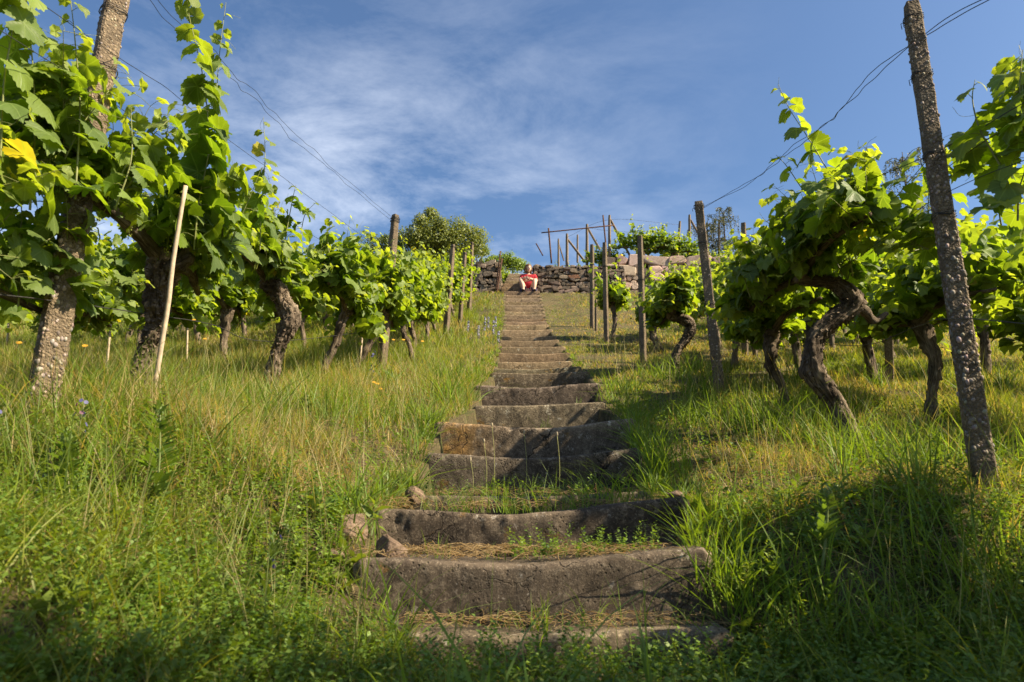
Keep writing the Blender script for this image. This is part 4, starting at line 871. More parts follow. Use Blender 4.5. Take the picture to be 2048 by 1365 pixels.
# ------------------------------------------------------------------ grass and ground cover
def in_view(X, Y, m=1.0): return (np.abs(X) < 0.80*np.maximum(Y, 0.6)+m)
def dryness(X, Y):
    P = np.stack([X, Y, X*0], 1); d = 0.5+0.9*fbm(P, 0.8, 50, 3)
    d = d+0.28*np.exp(-(((X-1.3)/0.8)**2+((Y-2.9)/0.6)**2)) + 0.35*sm((X-0.5)/0.5)*sm((Y-8)/3)*(X < 4) + 0.25*np.exp(-(((X+1.0)/0.7)**2+((Y-2.9)/0.9)**2))
    d = d+0.45*np.exp(-(((X+1.35)/0.9)**2+((Y-3.3)/0.9)**2))+0.4*np.exp(-(((X-1.5)/0.6)**2+((Y-2.7)/0.45)**2))+0.3*np.exp(-(((X-1.5)/0.8)**2+((Y-4.2)/0.9)**2))
    return np.clip(d, 0, 1.6)
def blades(mb, X, Y, Z, H, Wd, C, seg, rng, lean=0.35, curve=0.5):
    n = len(X); az = rng.uniform(0, 2*math.pi, n); dx, dy = np.cos(az), np.sin(az); fa = rng.uniform(0, 2*math.pi, n); wx, wy = np.cos(fa), np.sin(fa)
    l0 = np.abs(rng.normal(0, lean, n)); cv = np.abs(rng.normal(0, curve, n)); t = np.linspace(0, 1, seg+1)[None, :]
    off = (l0[:, None]*t+cv[:, None]*t**2.2)*H[:, None]; zz = H[:, None]*(t-0.35*np.minimum(cv, 1.3)[:, None]*t**3)
    wd = Wd[:, None]*(1-t**1.6)*(0.65+0.7*np.minimum(t*3, 1)*0.5)
    cx = X[:, None]+dx[:, None]*off; cy = Y[:, None]+dy[:, None]*off; cz = Z[:, None]+zz-0.01
    A = np.stack([cx-wx[:, None]*wd, cy-wy[:, None]*wd, cz], -1); B = np.stack([cx+wx[:, None]*wd, cy+wy[:, None]*wd, cz], -1)
    A, Bq, tip = A[:, :-1], B[:, :-1], np.stack([cx[:, -1], cy[:, -1], cz[:, -1]], -1)[:, None]
    V = np.concatenate([np.stack([A, Bq], 2).reshape(n, -1, 3), tip], 1); m_ = V.shape[1]
    off_ = (np.arange(n)*m_)[:, None, None]; Q = np.array([(2*s, 2*s+1, 2*s+3, 2*s+2) for s in range(seg-1)]).reshape(-1, 4)
    T = np.array([[2*seg-2, 2*seg-1, 2*seg]])
    mb.add(V.reshape(-1, 3), (Q[None]+off_).reshape(-1, 4) if len(Q) else None, (T[None]+off_).reshape(-1, 3), np.repeat(C, m_, 0))
def gcol(n, dry, rng):
    g = np.array([0.105, 0.165, 0.014])+rng.random((n, 1))*np.array([0.14, 0.12, 0.02]); s = np.array([0.36, 0.27, 0.13])*rng.uniform(0.65, 1.35, (n, 1))
    isd = (rng.random(n) < np.clip(dry-0.1, 0, 1.2)*0.62)[:, None]
    return np.where(isd, s, g*rng.uniform(0.8, 1.15, (n, 1)))
gm = MB(); rng = np.random.default_rng(99)
def scatter(y0, y1, dens, hscale, wid, seg, lean=0.35, curve=0.5, mind=0.0, m=0.9, hrng=(0.5, 1.2)):
    xm = 0.80*max(y1, 0.6)+m; n = int(dens*(2*xm)*(y1-y0)); X = rng.uniform(-xm, xm, n); Y = rng.uniform(y0, y1, n)
    xl, xr = corridor(Y); k = in_view(X, Y, m) & ~((X > xl-0.0) & (X < xr+0.0) & (Y > 2.34)); X, Y = X[k], Y[k]; xl, xr = xl[k], xr[k]
    P = np.stack([X, Y, X*0], 1); cl = 0.5+0.5*fbm(P, 2.6, 80, 3)/0.5; dd_ = dryness(X, Y); k = rng.random(len(X)) < np.clip(0.35+cl, 0.25, 1)*np.clip(1.25-0.45*dd_, 0.45, 1); X, Y, cl, xl, xr = X[k], Y[k], cl[k], xl[k], xr[k]
    dry = dryness(X, Y)
    base = np.interp(X, [-2.5, -1.2, -0.6, 0.8, 1.6, 3], [0.30, 0.24, 0.15, 0.10, 0.13, 0.20]); base = base*np.interp(Y, [0, 2, 5, 20], [0.75, 0.95, 1.0, 0.85])
    base = np.where((X > 0.4) & (Y > 6), base*0.7, base)
    H = base*hscale*(0.35+0.9*np.clip(cl, 0, 1.2))*rng.uniform(*hrng, len(X))*(1-0.5*np.clip(dry-0.45, 0, 1))
    blades(gm, X, Y, ground_z(X, Y), H, wid*rng.uniform(0.6, 1.3, len(X)), gcol(len(X), dry, rng), seg, rng, lean, curve)
scatter(0.45, 2.2, 6500, 0.8, 0.0020, 4)
scatter(2.2, 4.2, 4800, 1.0, 0.0024, 4)
scatter(4.2, 7.5, 2300, 1.1, 0.0034, 3)
scatter(7.5, 12, 1050, 1.15, 0.0052, 3)
scatter(12, 20.4, 520, 1.1, 0.0085, 2)
scatter(20.9, 23, 260, 0.9, 0.010, 2, m=0)
# short matted thatch
scatter(0.5, 4.5, 3500, 0.4, 0.0018, 2, 1.2, 0.8); scatter(4.5, 12, 700, 0.45, 0.004, 2, 1.2, 0.8)
# long thin seed stems, mostly left
def clump(x, y, r, n, h, w=0.0035, lean=0.35, curve=0.6, green=(0.12, 0.19, 0.02), z=None):
    a = rng.uniform(0, 6.28, n); q = rng.uniform(0, 1, n)**0.6*r; X = x+q*np.cos(a); Y = y+q*np.sin(a); Z = ground_z(X, Y) if z is None else np.full(n, z)
    C = np.array(green)*rng.uniform(0.7, 1.5, (n, 1)); blades(gm, X, Y, Z, h*rng.uniform(0.4, 1.1, n), w*rng.uniform(0.6, 1.2, n), C, 6, rng, lean, curve)
def cpx(px, py, D, *a, **k): p = at(px, py, D); clump(p[0], D, *a, **k)
cpx(1330, 900, 3.9, 0.16, 130, 0.42); cpx(1290, 850, 4.3, 0.12, 80, 0.36); cpx(1250, 780, 5.8, 0.12, 60, 0.3)
cpx(1480, 800, 4.8, 0.3, 150, 0.38); cpx(1560, 790, 4.6, 0.3, 160, 0.38); cpx(1650, 800, 4.2, 0.3, 170, 0.34); cpx(1760, 800, 4.0, 0.35, 180, 0.34); cpx(1850, 850, 3.6, 0.3, 150, 0.4)
cpx(130, 1000, 2.3, 0.25, 200, 0.42); cpx(230, 820, 3.5, 0.3, 240, 0.5); cpx(60, 850, 2.7, 0.3, 150, 0.4); cpx(370, 800, 3.9, 0.3, 200, 0.42); cpx(600, 830, 4.5, 0.35, 200, 0.36)
cpx(1430, 1060, 2.6, 0.14, 80, 0.34); cpx(1620, 1080, 2.3, 0.2, 110, 0.36); cpx(1900, 1000, 2.4, 0.3, 200, 0.42); cpx(1500, 1000, 2.9, 0.2, 60, 0.28)
cpx(700, 840, 4.6, 0.3, 150, 0.34); cpx(830, 840, 5.0, 0.2, 120, 0.28); cpx(900, 740, 7.6, 0.4, 200, 0.34, w=0.005); cpx(1330, 720, 7.6, 0.35, 150, 0.35, w=0.005)
for q in range(60):
    D = rng.uniform(2.0, 9); X = rng.uniform(-0.75*D, 0.75*D); xl, xr = corridor(np.array([D]))
    if X > xl[0]-0.15 and X < xr[0]+0.15: continue
    clump(X, D, rng.uniform(0.06, 0.2), int(rng.uniform(25, 70)), rng.uniform(0.25, 0.45), w=0.0034+0.0006*D*0.7)
n = 5200; D = rng.uniform(1.9, 11, n)**1.0; X = np.where(rng.random(n) < 0.7, -rng.uniform(0.4, 0.78*D+0.3), rng.uniform(1.0, 0.78*D+0.5)); xl, xr = corridor(D); k = ~((X > xl-0.05) & (X < xr+0.05)); X, D = X[k], D[k]
Cs = np.where((rng.random(len(X)) < 0.5)[:, None], np.array([[0.34, 0.29, 0.14]]), np.array([[0.18, 0.22, 0.05]]))*rng.uniform(0.8, 1.2, (len(X), 1))
blades(gm, X, D, ground_z(X, D), rng.uniform(0.25, 0.55, len(X)), 0.0011+0.0002*D, Cs, 5, rng, 0.2, 0.3)
# grass on the treads
for q in range(300):
    Y_ = rng.uniform(1.05, 2.3); X_ = rng.uniform(-0.85*Y_-0.2, 0.85*Y_+0.2)
    if -0.35 < X_ < 0.75 and rng.random() < 0.75: continue
    clump(X_, Y_, rng.uniform(0.03, 0.1), int(rng.uniform(5, 22)), rng.uniform(0.14, 0.36), w=rng.uniform(0.0016, 0.0034), lean=0.4, curve=0.7, green=(0.12+rng.random()*0.1, 0.18+rng.random()*0.06, 0.02))
for k_, n_, h_ in ((0, 120, 0.16), (1, 26, 0.14), (2, 130, 0.20), (3, 70, 0.16), (5, 60, 0.10), (6, 60, 0.12)):
    pl, pm, pr = SP[k_]; D0 = Dk[k_]+0.06; D1 = Dk[k_+1]-0.03
    for q in range(max(4, n_//12)):
        clump(rng.uniform(pl[0]+0.1, pr[0]-0.05), rng.uniform(D0, D1), 0.05, 11, h_*rng.uniform(0.7, 1.4), w=0.0022, z=pm[2]-0.01)
for k_ in range(0, 12):
    pl, pm, pr = SP[k_]; D0, D1 = Dk[k_], Dk[k_+1]
    for q in range(7 if k_ < 6 else 2):
        d_ = rng.uniform(D0-0.08, D1); f_ = rng.random(); hh = rng.uniform(0.14, 0.3)
        clump(pl[0]-0.02+rng.uniform(-0.10, 0.03), d_, 0.06, int(rng.uniform(8, 24)), hh*(1.15 if k_ < 7 else 0.6), w=0.0034+0.0003*d_, lean=0.5, curve=0.8); clump(pr[0]+0.02+rng.uniform(-0.03, 0.10), d_, 0.06, int(rng.uniform(8, 24)), hh*(1.15 if k_ < 7 else 0.6), w=0.0034+0.0003*d_, lean=0.5, curve=0.8)
for q in range(26):
    clump(rng.uniform(SP[3][0][0], SP[3][2][0]), rng.uniform(3.02, 3.45), 0.03, 7, rng.uniform(0.10, 0.24), w=0.002, lean=0.3, z=SP[2][1][2]-0.02)
clump(SP[2][2][0]-0.32, 3.2, 0.14, 70, 0.24, w=0.003, z=SP[2][2][2]-0.02)
clump(SP[2][2][0]-0.75, 3.2, 0.08, 26, 0.17, w=0.0028, z=SP[2][1][2]-0.01); clump(SP[2][2][0]-1.0, 3.25, 0.1, 24, 0.18, w=0.0028, z=SP[2][1][2]-0.01)
for px, py, D, h, ln in ((985, 1330, 1.45, 0.60, 0.08), (900, 1340, 1.5, 0.42, 0.2), (880, 1350, 1.55, 0.42, 0.1), (1000, 1340, 1.5, 0.52, 0.3), (850, 1340, 1.6, 0.38, 0.2), (1060, 1340, 1.6, 0.34, 0.3), (930, 1340, 1.5, 0.3, 0.3), (1100, 1340, 1.7, 0.3, 0.2), (780, 1340, 1.7, 0.4, 0.2), (1300, 1300, 1.9, 0.4, 0.2)):
    p = at(px, py, D); clump(p[0], D, 0.022, 5, h, w=0.0062, lean=ln, curve=0.35, green=(0.13, 0.20, 0.03))
tag(gm.build('grass', M['grass']), 'long green and straw coloured grass covering the slope', 'grass', kind='stuff')
# stalks on the treads
def straw(n, fn, name_label):
    sm_ = MB(); 
    for q in range(n):
        x, y, z = fn(); a = rng.uniform(0, 6.28); l = rng.uniform(0.04, 0.16); d = np.array([math.cos(a), math.sin(a)*0.6, rng.uniform(-0.05, 0.25)])
        p0 = np.array([x, y, z]); P = np.array([p0-d*l/2, p0+np.array([0, 0, 0.01]), p0+d*l/2+rng.normal(0, 0.01, 3)]); g = rng.uniform(0.7, 1.3)
        tube(sm_, P, 0.0011, 3, (0.36*g, 0.27*g, 0.15*g), cap=False)
    return tag(sm_.build('straw_litter', M['grass']), name_label, 'straw', kind='stuff')
def on_tread():
    k_ = rng.choice([0, 1, 1, 1, 2, 3]); pl, pm, pr = SP[k_]; return rng.uniform(pl[0], pr[0]), rng.uniform(Dk[k_]+0.05, Dk[k_+1]), pm[2]+rng.uniform(0.0, 0.035)
def beside():
    y = rng.uniform(2.0, 4.5); s = rng.choice([0, 1]); xl, xr = corridor(np.array([y])); x = xl[0]-rng.uniform(0, 1.4) if s else xr[0]+rng.uniform(0, 1.4); return x, y, gz1(x, y)+rng.uniform(0.01, 0.05)
straw(1300, on_tread, 'dry straw scattered over the lowest stone treads'); straw(2600, beside, 'dry straw matted into the grass beside the lower steps')
# weeds: leafy stems
def herbs(mb, pts, rng, h=(0.10, 0.22), nl=14, ls=(0.012, 0.026), ca=(0.06, 0.12, 0.015), cb=(0.15, 0.22, 0.035), asp=0.34):
    PP, NN, TT, SS, CC = [], [], [], [], []
    for p in pts:
        H = rng.uniform(*h); d = norm(np.array([rng.normal(0, 0.35), rng.normal(0, 0.35), 1])); m_ = nl; c = np.array(ca)+(np.array(cb)-np.array(ca))*rng.random()
        for s in range(m_):
            f = 0.15+0.85*s/m_; a = s*2.4+rng.uniform(-0.4, 0.4); o = np.array([math.cos(a), math.sin(a), 0.0])
            PP.append(p+d*H*f); NN.append(np.array([0, 0, 1])-o*0.4+rng.normal(0, 0.3, 3)); TT.append(o+np.array([0, 0, rng.uniform(-0.1, 0.7)])); SS.append(rng.uniform(*ls)*(1.25-0.5*f)); CC.append(c*rng.uniform(0.8, 1.25))
        mb.add([p, p+d*H+np.array([0.0015, 0, 0]), p+np.array([0.002, 0, 0])], None, [(0, 2, 1)], c*1.1)
    simple_leaves(mb, np.array(PP), np.array(NN), np.array(TT), np.array(SS), np.array(CC), asp)
hm = MB(); n = 2200; Y = rng.uniform(0.55, 2.35, n); X = rng.uniform(-1, 1, n)*(0.8*Y+0.5)
xl, xr = corridor(Y); k = (Y < 2.34) | (X < xl) | (X > xr); k &= (rng.random(n) < np.interp(Y, [0.5, 1.7, 2.35], [1, 0.9, 0.25])); X, Y = X[k], Y[k]
herbs(hm, np.stack([X, Y, ground_z(X, Y)], 1), rng, (0.08, 0.2), 16, (0.012, 0.027))
n = 420; Y = rng.uniform(0.7, 3.2, n); X = rng.uniform(-1, 1, n)*(0.8*Y+0.4); k = ~((X > -0.5) & (X < 0.7) & (Y > 1.5)); X, Y = X[k], Y[k]; herbs(hm, np.stack([X, Y, ground_z(X, Y)], 1), rng, (0.03, 0.12), 8, (0.05, 0.095), (0.08, 0.13, 0.02), (0.17, 0.22, 0.04), 0.2)
n = 500; Y = rng.uniform(0.8, 2.6, n); X = rng.uniform(-1, 1, n)*(0.8*Y+0.4); k = ~((X > -0.5) & (X < 0.7) & (Y > 1.9)); X, Y = X[k], Y[k]; herbs(hm, np.stack([X, Y, ground_z(X, Y)], 1), rng, (0.14, 0.28), 22, (0.02, 0.036), (0.10, 0.15, 0.02), (0.2, 0.25, 0.05), 0.12)
n = 900; Y = rng.uniform(2.2, 6, n); X = np.where(rng.random(n) < 0.5, -rng.uniform(0.7, 3.5, n), rng.uniform(0.95, 3.5, n)); herbs(hm, np.stack([X, Y, ground_z(X, Y)], 1), rng, (0.08, 0.22), 14, (0.016, 0.034))
n = 1700; Y = rng.uniform(1.0, 2.33, n); X = rng.uniform(-0.95, 1.2, n); herbs(hm, np.stack([X, Y, ground_z(X, Y)], 1), rng, (0.06, 0.19), 16, (0.012, 0.026))
n = 1500; Y = rng.uniform(1.7, 3.0, n); X = np.where(rng.random(n) < 0.6, -rng.uniform(0.62, 1.9, n), rng.uniform(0.8, 1.9, n)); herbs(hm, np.stack([X, Y, ground_z(X, Y)], 1), rng, (0.08, 0.2), 15, (0.012, 0.026))
# vetch on the second step and along the left edge
pl, pm, pr = SP[1]; pts = np.stack([rng.uniform(pl[0]+0.55, pr[0]-0.15, 90), rng.uniform(2.62, 2.95, 90), np.full(90, pm[2])], 1); herbs(hm, pts, rng, (0.03, 0.15), 14, (0.010, 0.02))
pl, pm, pr = SP[3]; pts = np.stack([rng.uniform(pl[0]+0.05, pr[0]-0.1, 60), rng.uniform(3.6, 4.1, 60), np.full(60, pm[2])], 1); herbs(hm, pts, rng, (0.04, 0.13), 12, (0.012, 0.022))
for k_ in range(7, 20):
    pl = SP[k_][0]; pts = np.stack([pl[0]-rng.uniform(0, 0.18, 14), Dk[k_]+rng.uniform(0, 0.6, 14), np.full(14, pl[2]-0.1)], 1); herbs(hm, pts, rng, (0.1, 0.25), 12, (0.03, 0.05), (0.08, 0.15, 0.02), (0.16, 0.24, 0.03))
tag(hm.build('ground_cover', M['herb']), 'low leafy weeds carpeting the foreground beside the lower steps', 'weeds', kind='stuff')

# ------------------------------------------------------------------ wildflowers and tall weeds
def flower_disc(mb, c, r, n, col, up=(0, 0, 1), rng=RNG):
    up = norm(np.array(up, float)); a = norm(np.cross(up, [0.3, 1, 0.2])); b_ = np.cross(up, a)
    for q in range(n):
        t = q*2*math.pi/n; d = a*math.cos(t)+b_*math.sin(t); s = np.cross(up, d); w = r*math.pi/n*1.1
        mb.add([c, c+d*r*0.6+s*w+up*r*0.1, c+d*r+up*r*0.05, c+d*r*0.6-s*w+up*r*0.1], [(0, 1, 2, 3)], None, np.array(col)*rng.uniform(0.85, 1.15))
def yellow_flower(px, py, D, label, h=0.3, r=0.014):
    top = at(px, py, D); root = empty('yellow_wildflower', (top[0], D, top[2]-h), label, 'flower', 'yellow wildflowers in the grass')
    mb = MB(); tube(mb, spline([(0.01, 0, 0), (0.0, 0.01, h*0.5), (0, 0, h)], 6), 0.0013, 4, (0.1, 0.16, 0.03)); mb.build('stem', M['herb'], root)
    fm = MB(); flower_disc(fm, np.array([0, 0, h]), r, 12, (0.75, 0.38, 0.01), (0.2, -0.6, 0.8)); flower_disc(fm, np.array([0, 0, h+0.002]), r*0.6, 8, (0.8, 0.45, 0.02), (0.2, -0.6, 0.8)); fm.build('blossom', M['petal'], root)
for q, (px, py, D, lab) in enumerate([(535, 868, 3.9, 'yellow flower left of the brown steps in mid slope grass'), (548, 872, 3.9, 'yellow flower touching another one left of the brown steps'), (755, 768, 6.2, 'yellow flower low below the pale left post'), (762, 778, 6.0, 'lowest yellow flower below the pale left post'), (748, 765, 6.3, 'leftmost yellow flower below the pale left post'),
        (170, 692, 3.6, 'orange-yellow flower right of the leftmost post'), (38, 686, 3.4, 'yellow flower at the far left edge beside the post'), (410, 678, 6.5, 'orange flower near the knobbly trunk in second left row'), (365, 922, 3.0, 'small yellow flower near the white stone'), (787, 680, 8.0, 'yellow flower right of the pale left post, left one'), (807, 680, 8.2, 'yellow flower right of the pale left post, middle one'), (845, 683, 8.5, 'yellow flower right of the pale left post, right one'), (388, 640, 7.5, 'yellow flower by the low wire behind the left row')]):
    yellow_flower(px, py, D, lab, 0.28, 0.011+0.0015*D)
def bugloss(px, py, D, label, h, seed, fl=26, col=(0.09, 0.07, 0.30)):
    rng = np.random.default_rng(seed); top = at(px, py, D); root = empty('blue_bugloss', (top[0], D, top[2]-h), label, 'wildflower', 'blue flower spikes in the grass')
    ax = np.array([rng.normal(0, 0.06), 0, 1]); mb = MB(); tube(mb, spline([(0, 0, -0.05), ax*h*0.5, ax*h], 8), np.linspace(0.004, 0.002, 8), 5, (0.14, 0.17, 0.06))
    n = 46; f = rng.uniform(0.05, 1.0, n); a = rng.uniform(0, 6.28, n); o = np.stack([np.cos(a), np.sin(a), rng.uniform(0.1, 0.9, n)], 1)
    simple_leaves(mb, f[:, None]*ax*h, np.array([0, 0, 1])-o*0.5+rng.normal(0, 0.1, (n, 3)), o, 0.085*(1.15-0.75*f), np.array([0.09, 0.14, 0.04])*rng.uniform(0.7, 1.3, (n, 1)), 0.11); mb.build('stem_with_leaves', M['herb'], root)
    fm = MB()
    for q in range(fl):
        f = rng.uniform(0.35, 0.98); a = rng.uniform(0, 6.28); c = ax*h*f+np.array([math.cos(a), math.sin(a), 0.3])*0.022; pink = rng.random() < 0.2
        flower_disc(fm, c, 0.006+0.001*D, 5, (0.25, 0.08, 0.18) if pink else col, (math.cos(a), math.sin(a), 0.4))
    fm.build('blossom', M['petal'], root)
for q, (px, py, D, h, lab) in enumerate([(160, 800, 2.5, 0.42, 'bugloss with blue flowers right of the leftmost post base'), (10, 800, 2.3, 0.45, 'bugloss with purple flowers at the far left edge'), (100, 895, 2.2, 0.36, 'dark bugloss below the leftmost post'), (745, 700, 7.2, 0.55, 'blue flower spike standing at the foot of the pale left post'), (612, 810, 4.6, 0.34, 'pale blue flower spike below the second left trunk'), (538, 1075, 2.2, 0.2, 'small purple flower in the grass left of the lowest steps')]):
    bugloss(px, py, D, lab, h, 500+q, 4 if q == 5 else 14)
k = 0
for px, D, h in ((985, 11.5, 0.5), (968, 11.8, 0.55), (975, 12.5, 0.5), (990, 12.8, 0.5), (955, 10.9, 0.45), (935, 12.4, 0.45), (995, 10.5, 0.4)):
    p = at(px, 650, D); top = np.array([p[0], D, gz1(p[0], D)+h]); rr_ = np.random.default_rng(600+k)
    root = empty('lavender_spike', (p[0], D, gz1(p[0], D)), 'pale lilac flower spike by the stairs, '+('lowest and closest to them' if px == 995 else 'farthest left of the group' if px == 935 else ['second from the right', 'third from the left', 'middle one', 'rightmost of the far ones', 'second from the left', '', ''][k]), 'wildflower', 'lilac flower spikes left of the stairs'); mb = MB()
    tube(mb, spline([(0, 0, 0), (0.01, 0, h*0.5), (0.02, 0, h)], 6), 0.003, 4, (0.2, 0.24, 0.1)); mb.build('stem', M['herb'], root); fm = MB()
    for q in range(34):
        a = rr_.uniform(0, 6.28); f = rr_.uniform(0.55, 1); flower_disc(fm, np.array([0.02*f+0.015*math.cos(a), 0.015*math.sin(a), h*f]), 0.013, 4, (0.32, 0.30, 0.45), (math.cos(a), math.sin(a), 0.5))
    fm.build('blossom', M['petal'], root); k += 1
def tallweed(px, pyb, pyt, D, label, seed, nl=60, lw=0.16, ls=0.10):
    rng = np.random.default_rng(seed); b0 = at(px, pyb, D); t0 = at(px+15, pyt, D); root = empty('tall_weed', b0, label, 'weed', 'tall leafy weeds in the foreground'); mb = MB(); v = t0-b0
    tube(mb, spline([(0, 0, -0.05), v*0.5+np.array([0.01, 0, 0]), v], 8), np.linspace(0.005, 0.003, 8), 5, (0.17, 0.21, 0.07))
    f = rng.uniform(0.05, 1.0, nl)**0.7; a = rng.uniform(0, 6.28, nl); o = np.stack([np.cos(a), np.sin(a), rng.uniform(0.1, 1.0, nl)], 1)
    simple_leaves(mb, f[:, None]*v, np.array([0, 0, 1])-o*0.5, o, ls*(1.2-0.85*f)+0.012, np.array([0.11, 0.18, 0.045])*rng.uniform(0.7, 1.3, (nl, 1)), lw)
    n2 = 80; d = norm(rng.normal(0, 1, (n2, 3))); simple_leaves(mb, v*0.93+d*np.array([0.018, 0.018, 0.045]), d, d+np.array([0, 0, 0.5]), np.full(n2, 0.018), np.array([0.13, 0.18, 0.045])*rng.uniform(0.7, 1.3, (n2, 1)), 0.25)
    mb.build('leafy_stem', M['herb'], root)
tallweed(305, 1060, 815, 2.4, 'tall pale green leafy weed with a bushy tip, left foreground', 701)
tallweed(1640, 1110, 985, 2.2, 'tall leafy weed with a bushy tip, right foreground', 702, 50, 0.16, 0.07)
tallweed(120, 1010, 870, 2.2, 'dark leafy weed below the leftmost post', 703, 60, 0.16, 0.08)
tallweed(600, 900, 790, 4.4, 'leafy weed below the second left vine', 704, 60, 0.16, 0.1)
# seed heads standing on the steps
for q, (px, pyb, pyt, D, lab) in enumerate([(972, 990, 882, 3.2, 'plantain seed head standing tallest before the third brown step'), (945, 992, 920, 3.2, 'plantain seed head left of the tallest one on the steps'), (988, 985, 850, 3.6, 'thin plantain stalk before the fourth brown step'), (1052, 985, 865, 3.5, 'thin stalk right of the plantain heads on the steps'), (1118, 990, 868, 3.3, 'thin stalk near the right side of the brown steps')]):
    b0 = at(px, pyb, D); v = at(px-4, pyt, D)-b0; root = empty('plantain_stalk', b0, lab, 'plant', 'seed stalks on the steps'); mb = MB(); tube(mb, spline([(0, 0, -0.02), v*0.5+np.array([0.008, 0, 0]), v], 8), 0.0013, 4, (0.3, 0.3, 0.14)); mb.build('stem', M['herb'], root)
    hb = MB(); blob(hb, v, (0.005, 0.005, 0.011), (0.32, 0.26, 0.17), q, 0.3, 8, 6); hb.build('seed_head', M['pebble'], root)
# broad plantain leaves by the rocks left
bl = MB(); rr_ = np.random.default_rng(8); b0 = at(640, 1010, 2.9); b0[2] = gz1(b0[0], 2.9); n = 9; a = rr_.uniform(0, 6.28, n); o = np.stack([np.cos(a), np.sin(a)*0.6, rr_.uniform(0.8, 1.8, n)], 1)
simple_leaves(bl, np.zeros((n, 3)), np.stack([0*a, -np.ones(n), 0.6*np.ones(n)], 1), o, rr_.uniform(0.10, 0.16, n), np.array([0.10, 0.18, 0.03])*rr_.uniform(0.8, 1.2, (n, 1)), 0.16)
ob = bl.build('broadleaf_plant', M['herb']); ob.location = tuple(b0); tag(ob, 'upright broad-leaved plant in the grass left of the loose rocks', 'plant')

# ------------------------------------------------------------------ loose rocks
def rock(px, py, D, r, label, seed, mat='rock', group='loose rocks beside the lower steps', rot=0.3):
    p = at(px, py, D); mb = MB(); nu, nv = 22, 15; u = np.arange(nu)*2*math.pi/nu; v = np.linspace(0, math.pi, nv)
    Dd = np.array([[math.sin(b_)*math.cos(a_), math.sin(b_)*math.sin(a_), math.cos(b_)] for b_ in v for a_ in u]); rr = np.random.default_rng(seed); 
    for q in range(9):
        nn = norm(rr.normal(0, 1, 3)); lim = rr.uniform(0.55, 0.8); dd = Dd@nn; Dd = Dd-np.where(dd > lim, dd-lim, 0)[:, None]*nn
    Dd = Dd*(1+0.05*fbm(Dd, 3, seed, 3))[:, None]*np.array(r); c, s = math.cos(rot), math.sin(rot); Dd = Dd@np.array([[c, 0, s], [0, 1, 0], [-s, 0, c]]).T
    i_ = np.arange(nv-1)[:, None]*nu; j_ = np.arange(nu)[None, :]; mb.add(Dd, np.stack([i_+j_, i_+nu+j_, i_+nu+(j_+1) % nu, i_+(j_+1) % nu], -1).reshape(-1, 4))
    o = mb.build('rock', M[mat], None, False); o.location = tuple(p); return tag(o, label, 'rock', group)
rock(778, 1108, 2.70, (0.07, 0.045, 0.075), 'pointed pinkish rock resting on the left end of the second lowest step', 1, rot=0.5)
rock(705, 1068, 2.85, (0.085, 0.12, 0.10), 'flat pink rock left of the step end, in the grass', 2, rot=0.1)
rock(832, 992, 3.4, (0.055, 0.06, 0.05), 'pale pink rock at the left end of the middle brown step', 3, rot=0.4)
rock(668, 1108, 2.62, (0.04, 0.04, 0.02), 'small rock half buried left of the second lowest step', 4)
rock(408, 936, 2.9, (0.020, 0.02, 0.017), 'small white stone lying in the left grass', 5, 'whiterock', None)
rock(1356, 992, 3.1, (0.05, 0.04, 0.03), 'small brown rock lying right of the middle step end', 6)

# ------------------------------------------------------------------ the seated person
def skinmat(name, col, rough=0.55):
    m, t, o = mat_new(name); n = noise(t, mapped(t), 60, 3); p = finish(t, o, mixc(t, ramp(t, n, 0.3, 0.7, 0, 0.3), col, tuple(x*0.85 for x in col)), rough, n, 0.1, 0.001); return m
M['skin'] = skinmat('fair skin', (0.58, 0.37, 0.27)); M['shirt'] = skinmat('dark red cotton', (0.36, 0.018, 0.03), 0.85); M['shorts'] = skinmat('navy cotton', (0.025, 0.03, 0.10), 0.85); M['hair'] = skinmat('brown hair', (0.13, 0.065, 0.035), 0.6); M['shoe'] = skinmat('dark shoe', (0.02, 0.02, 0.025), 0.6); M['lip'] = skinmat('lips', (0.45, 0.14, 0.12)); M['eye'] = skinmat('eyes', (0.04, 0.03, 0.03), 0.3)
def skinned(name, pts, edges, mat, parent, sub=2, rootv=0):
    me = bpy.data.meshes.new(name); me.from_pydata([p[:3] for p in pts], edges, []); o = bpy.data.objects.new(name, me); scn.collection.objects.link(o); o.parent = parent
    md = o.modifiers.new('skin', 'SKIN'); md.use_smooth_shade = True
    if not me.skin_vertices: me.skin_vertices.new()
    for i_, p in enumerate(pts):
        r = p[3]; me.skin_vertices[0].data[i_].radius = (r, r) if not isinstance(r, tuple) else r
        me.skin_vertices[0].data[i_].use_root = (i_ == rootv)
    sb = o.modifiers.new('sub', 'SUBSURF'); sb.levels = sub; sb.render_levels = sub; me.materials.append(mat); return o
pz = float(SP[26][1][2]); px0 = at(1057, 575, 20.5)[0]
pe = empty('person', (px0, 20.56, pz), 'person in a red T-shirt and navy shorts sitting on the top step, arms on knees', 'person'); pe.scale = (1.2, 1.2, 1.23)
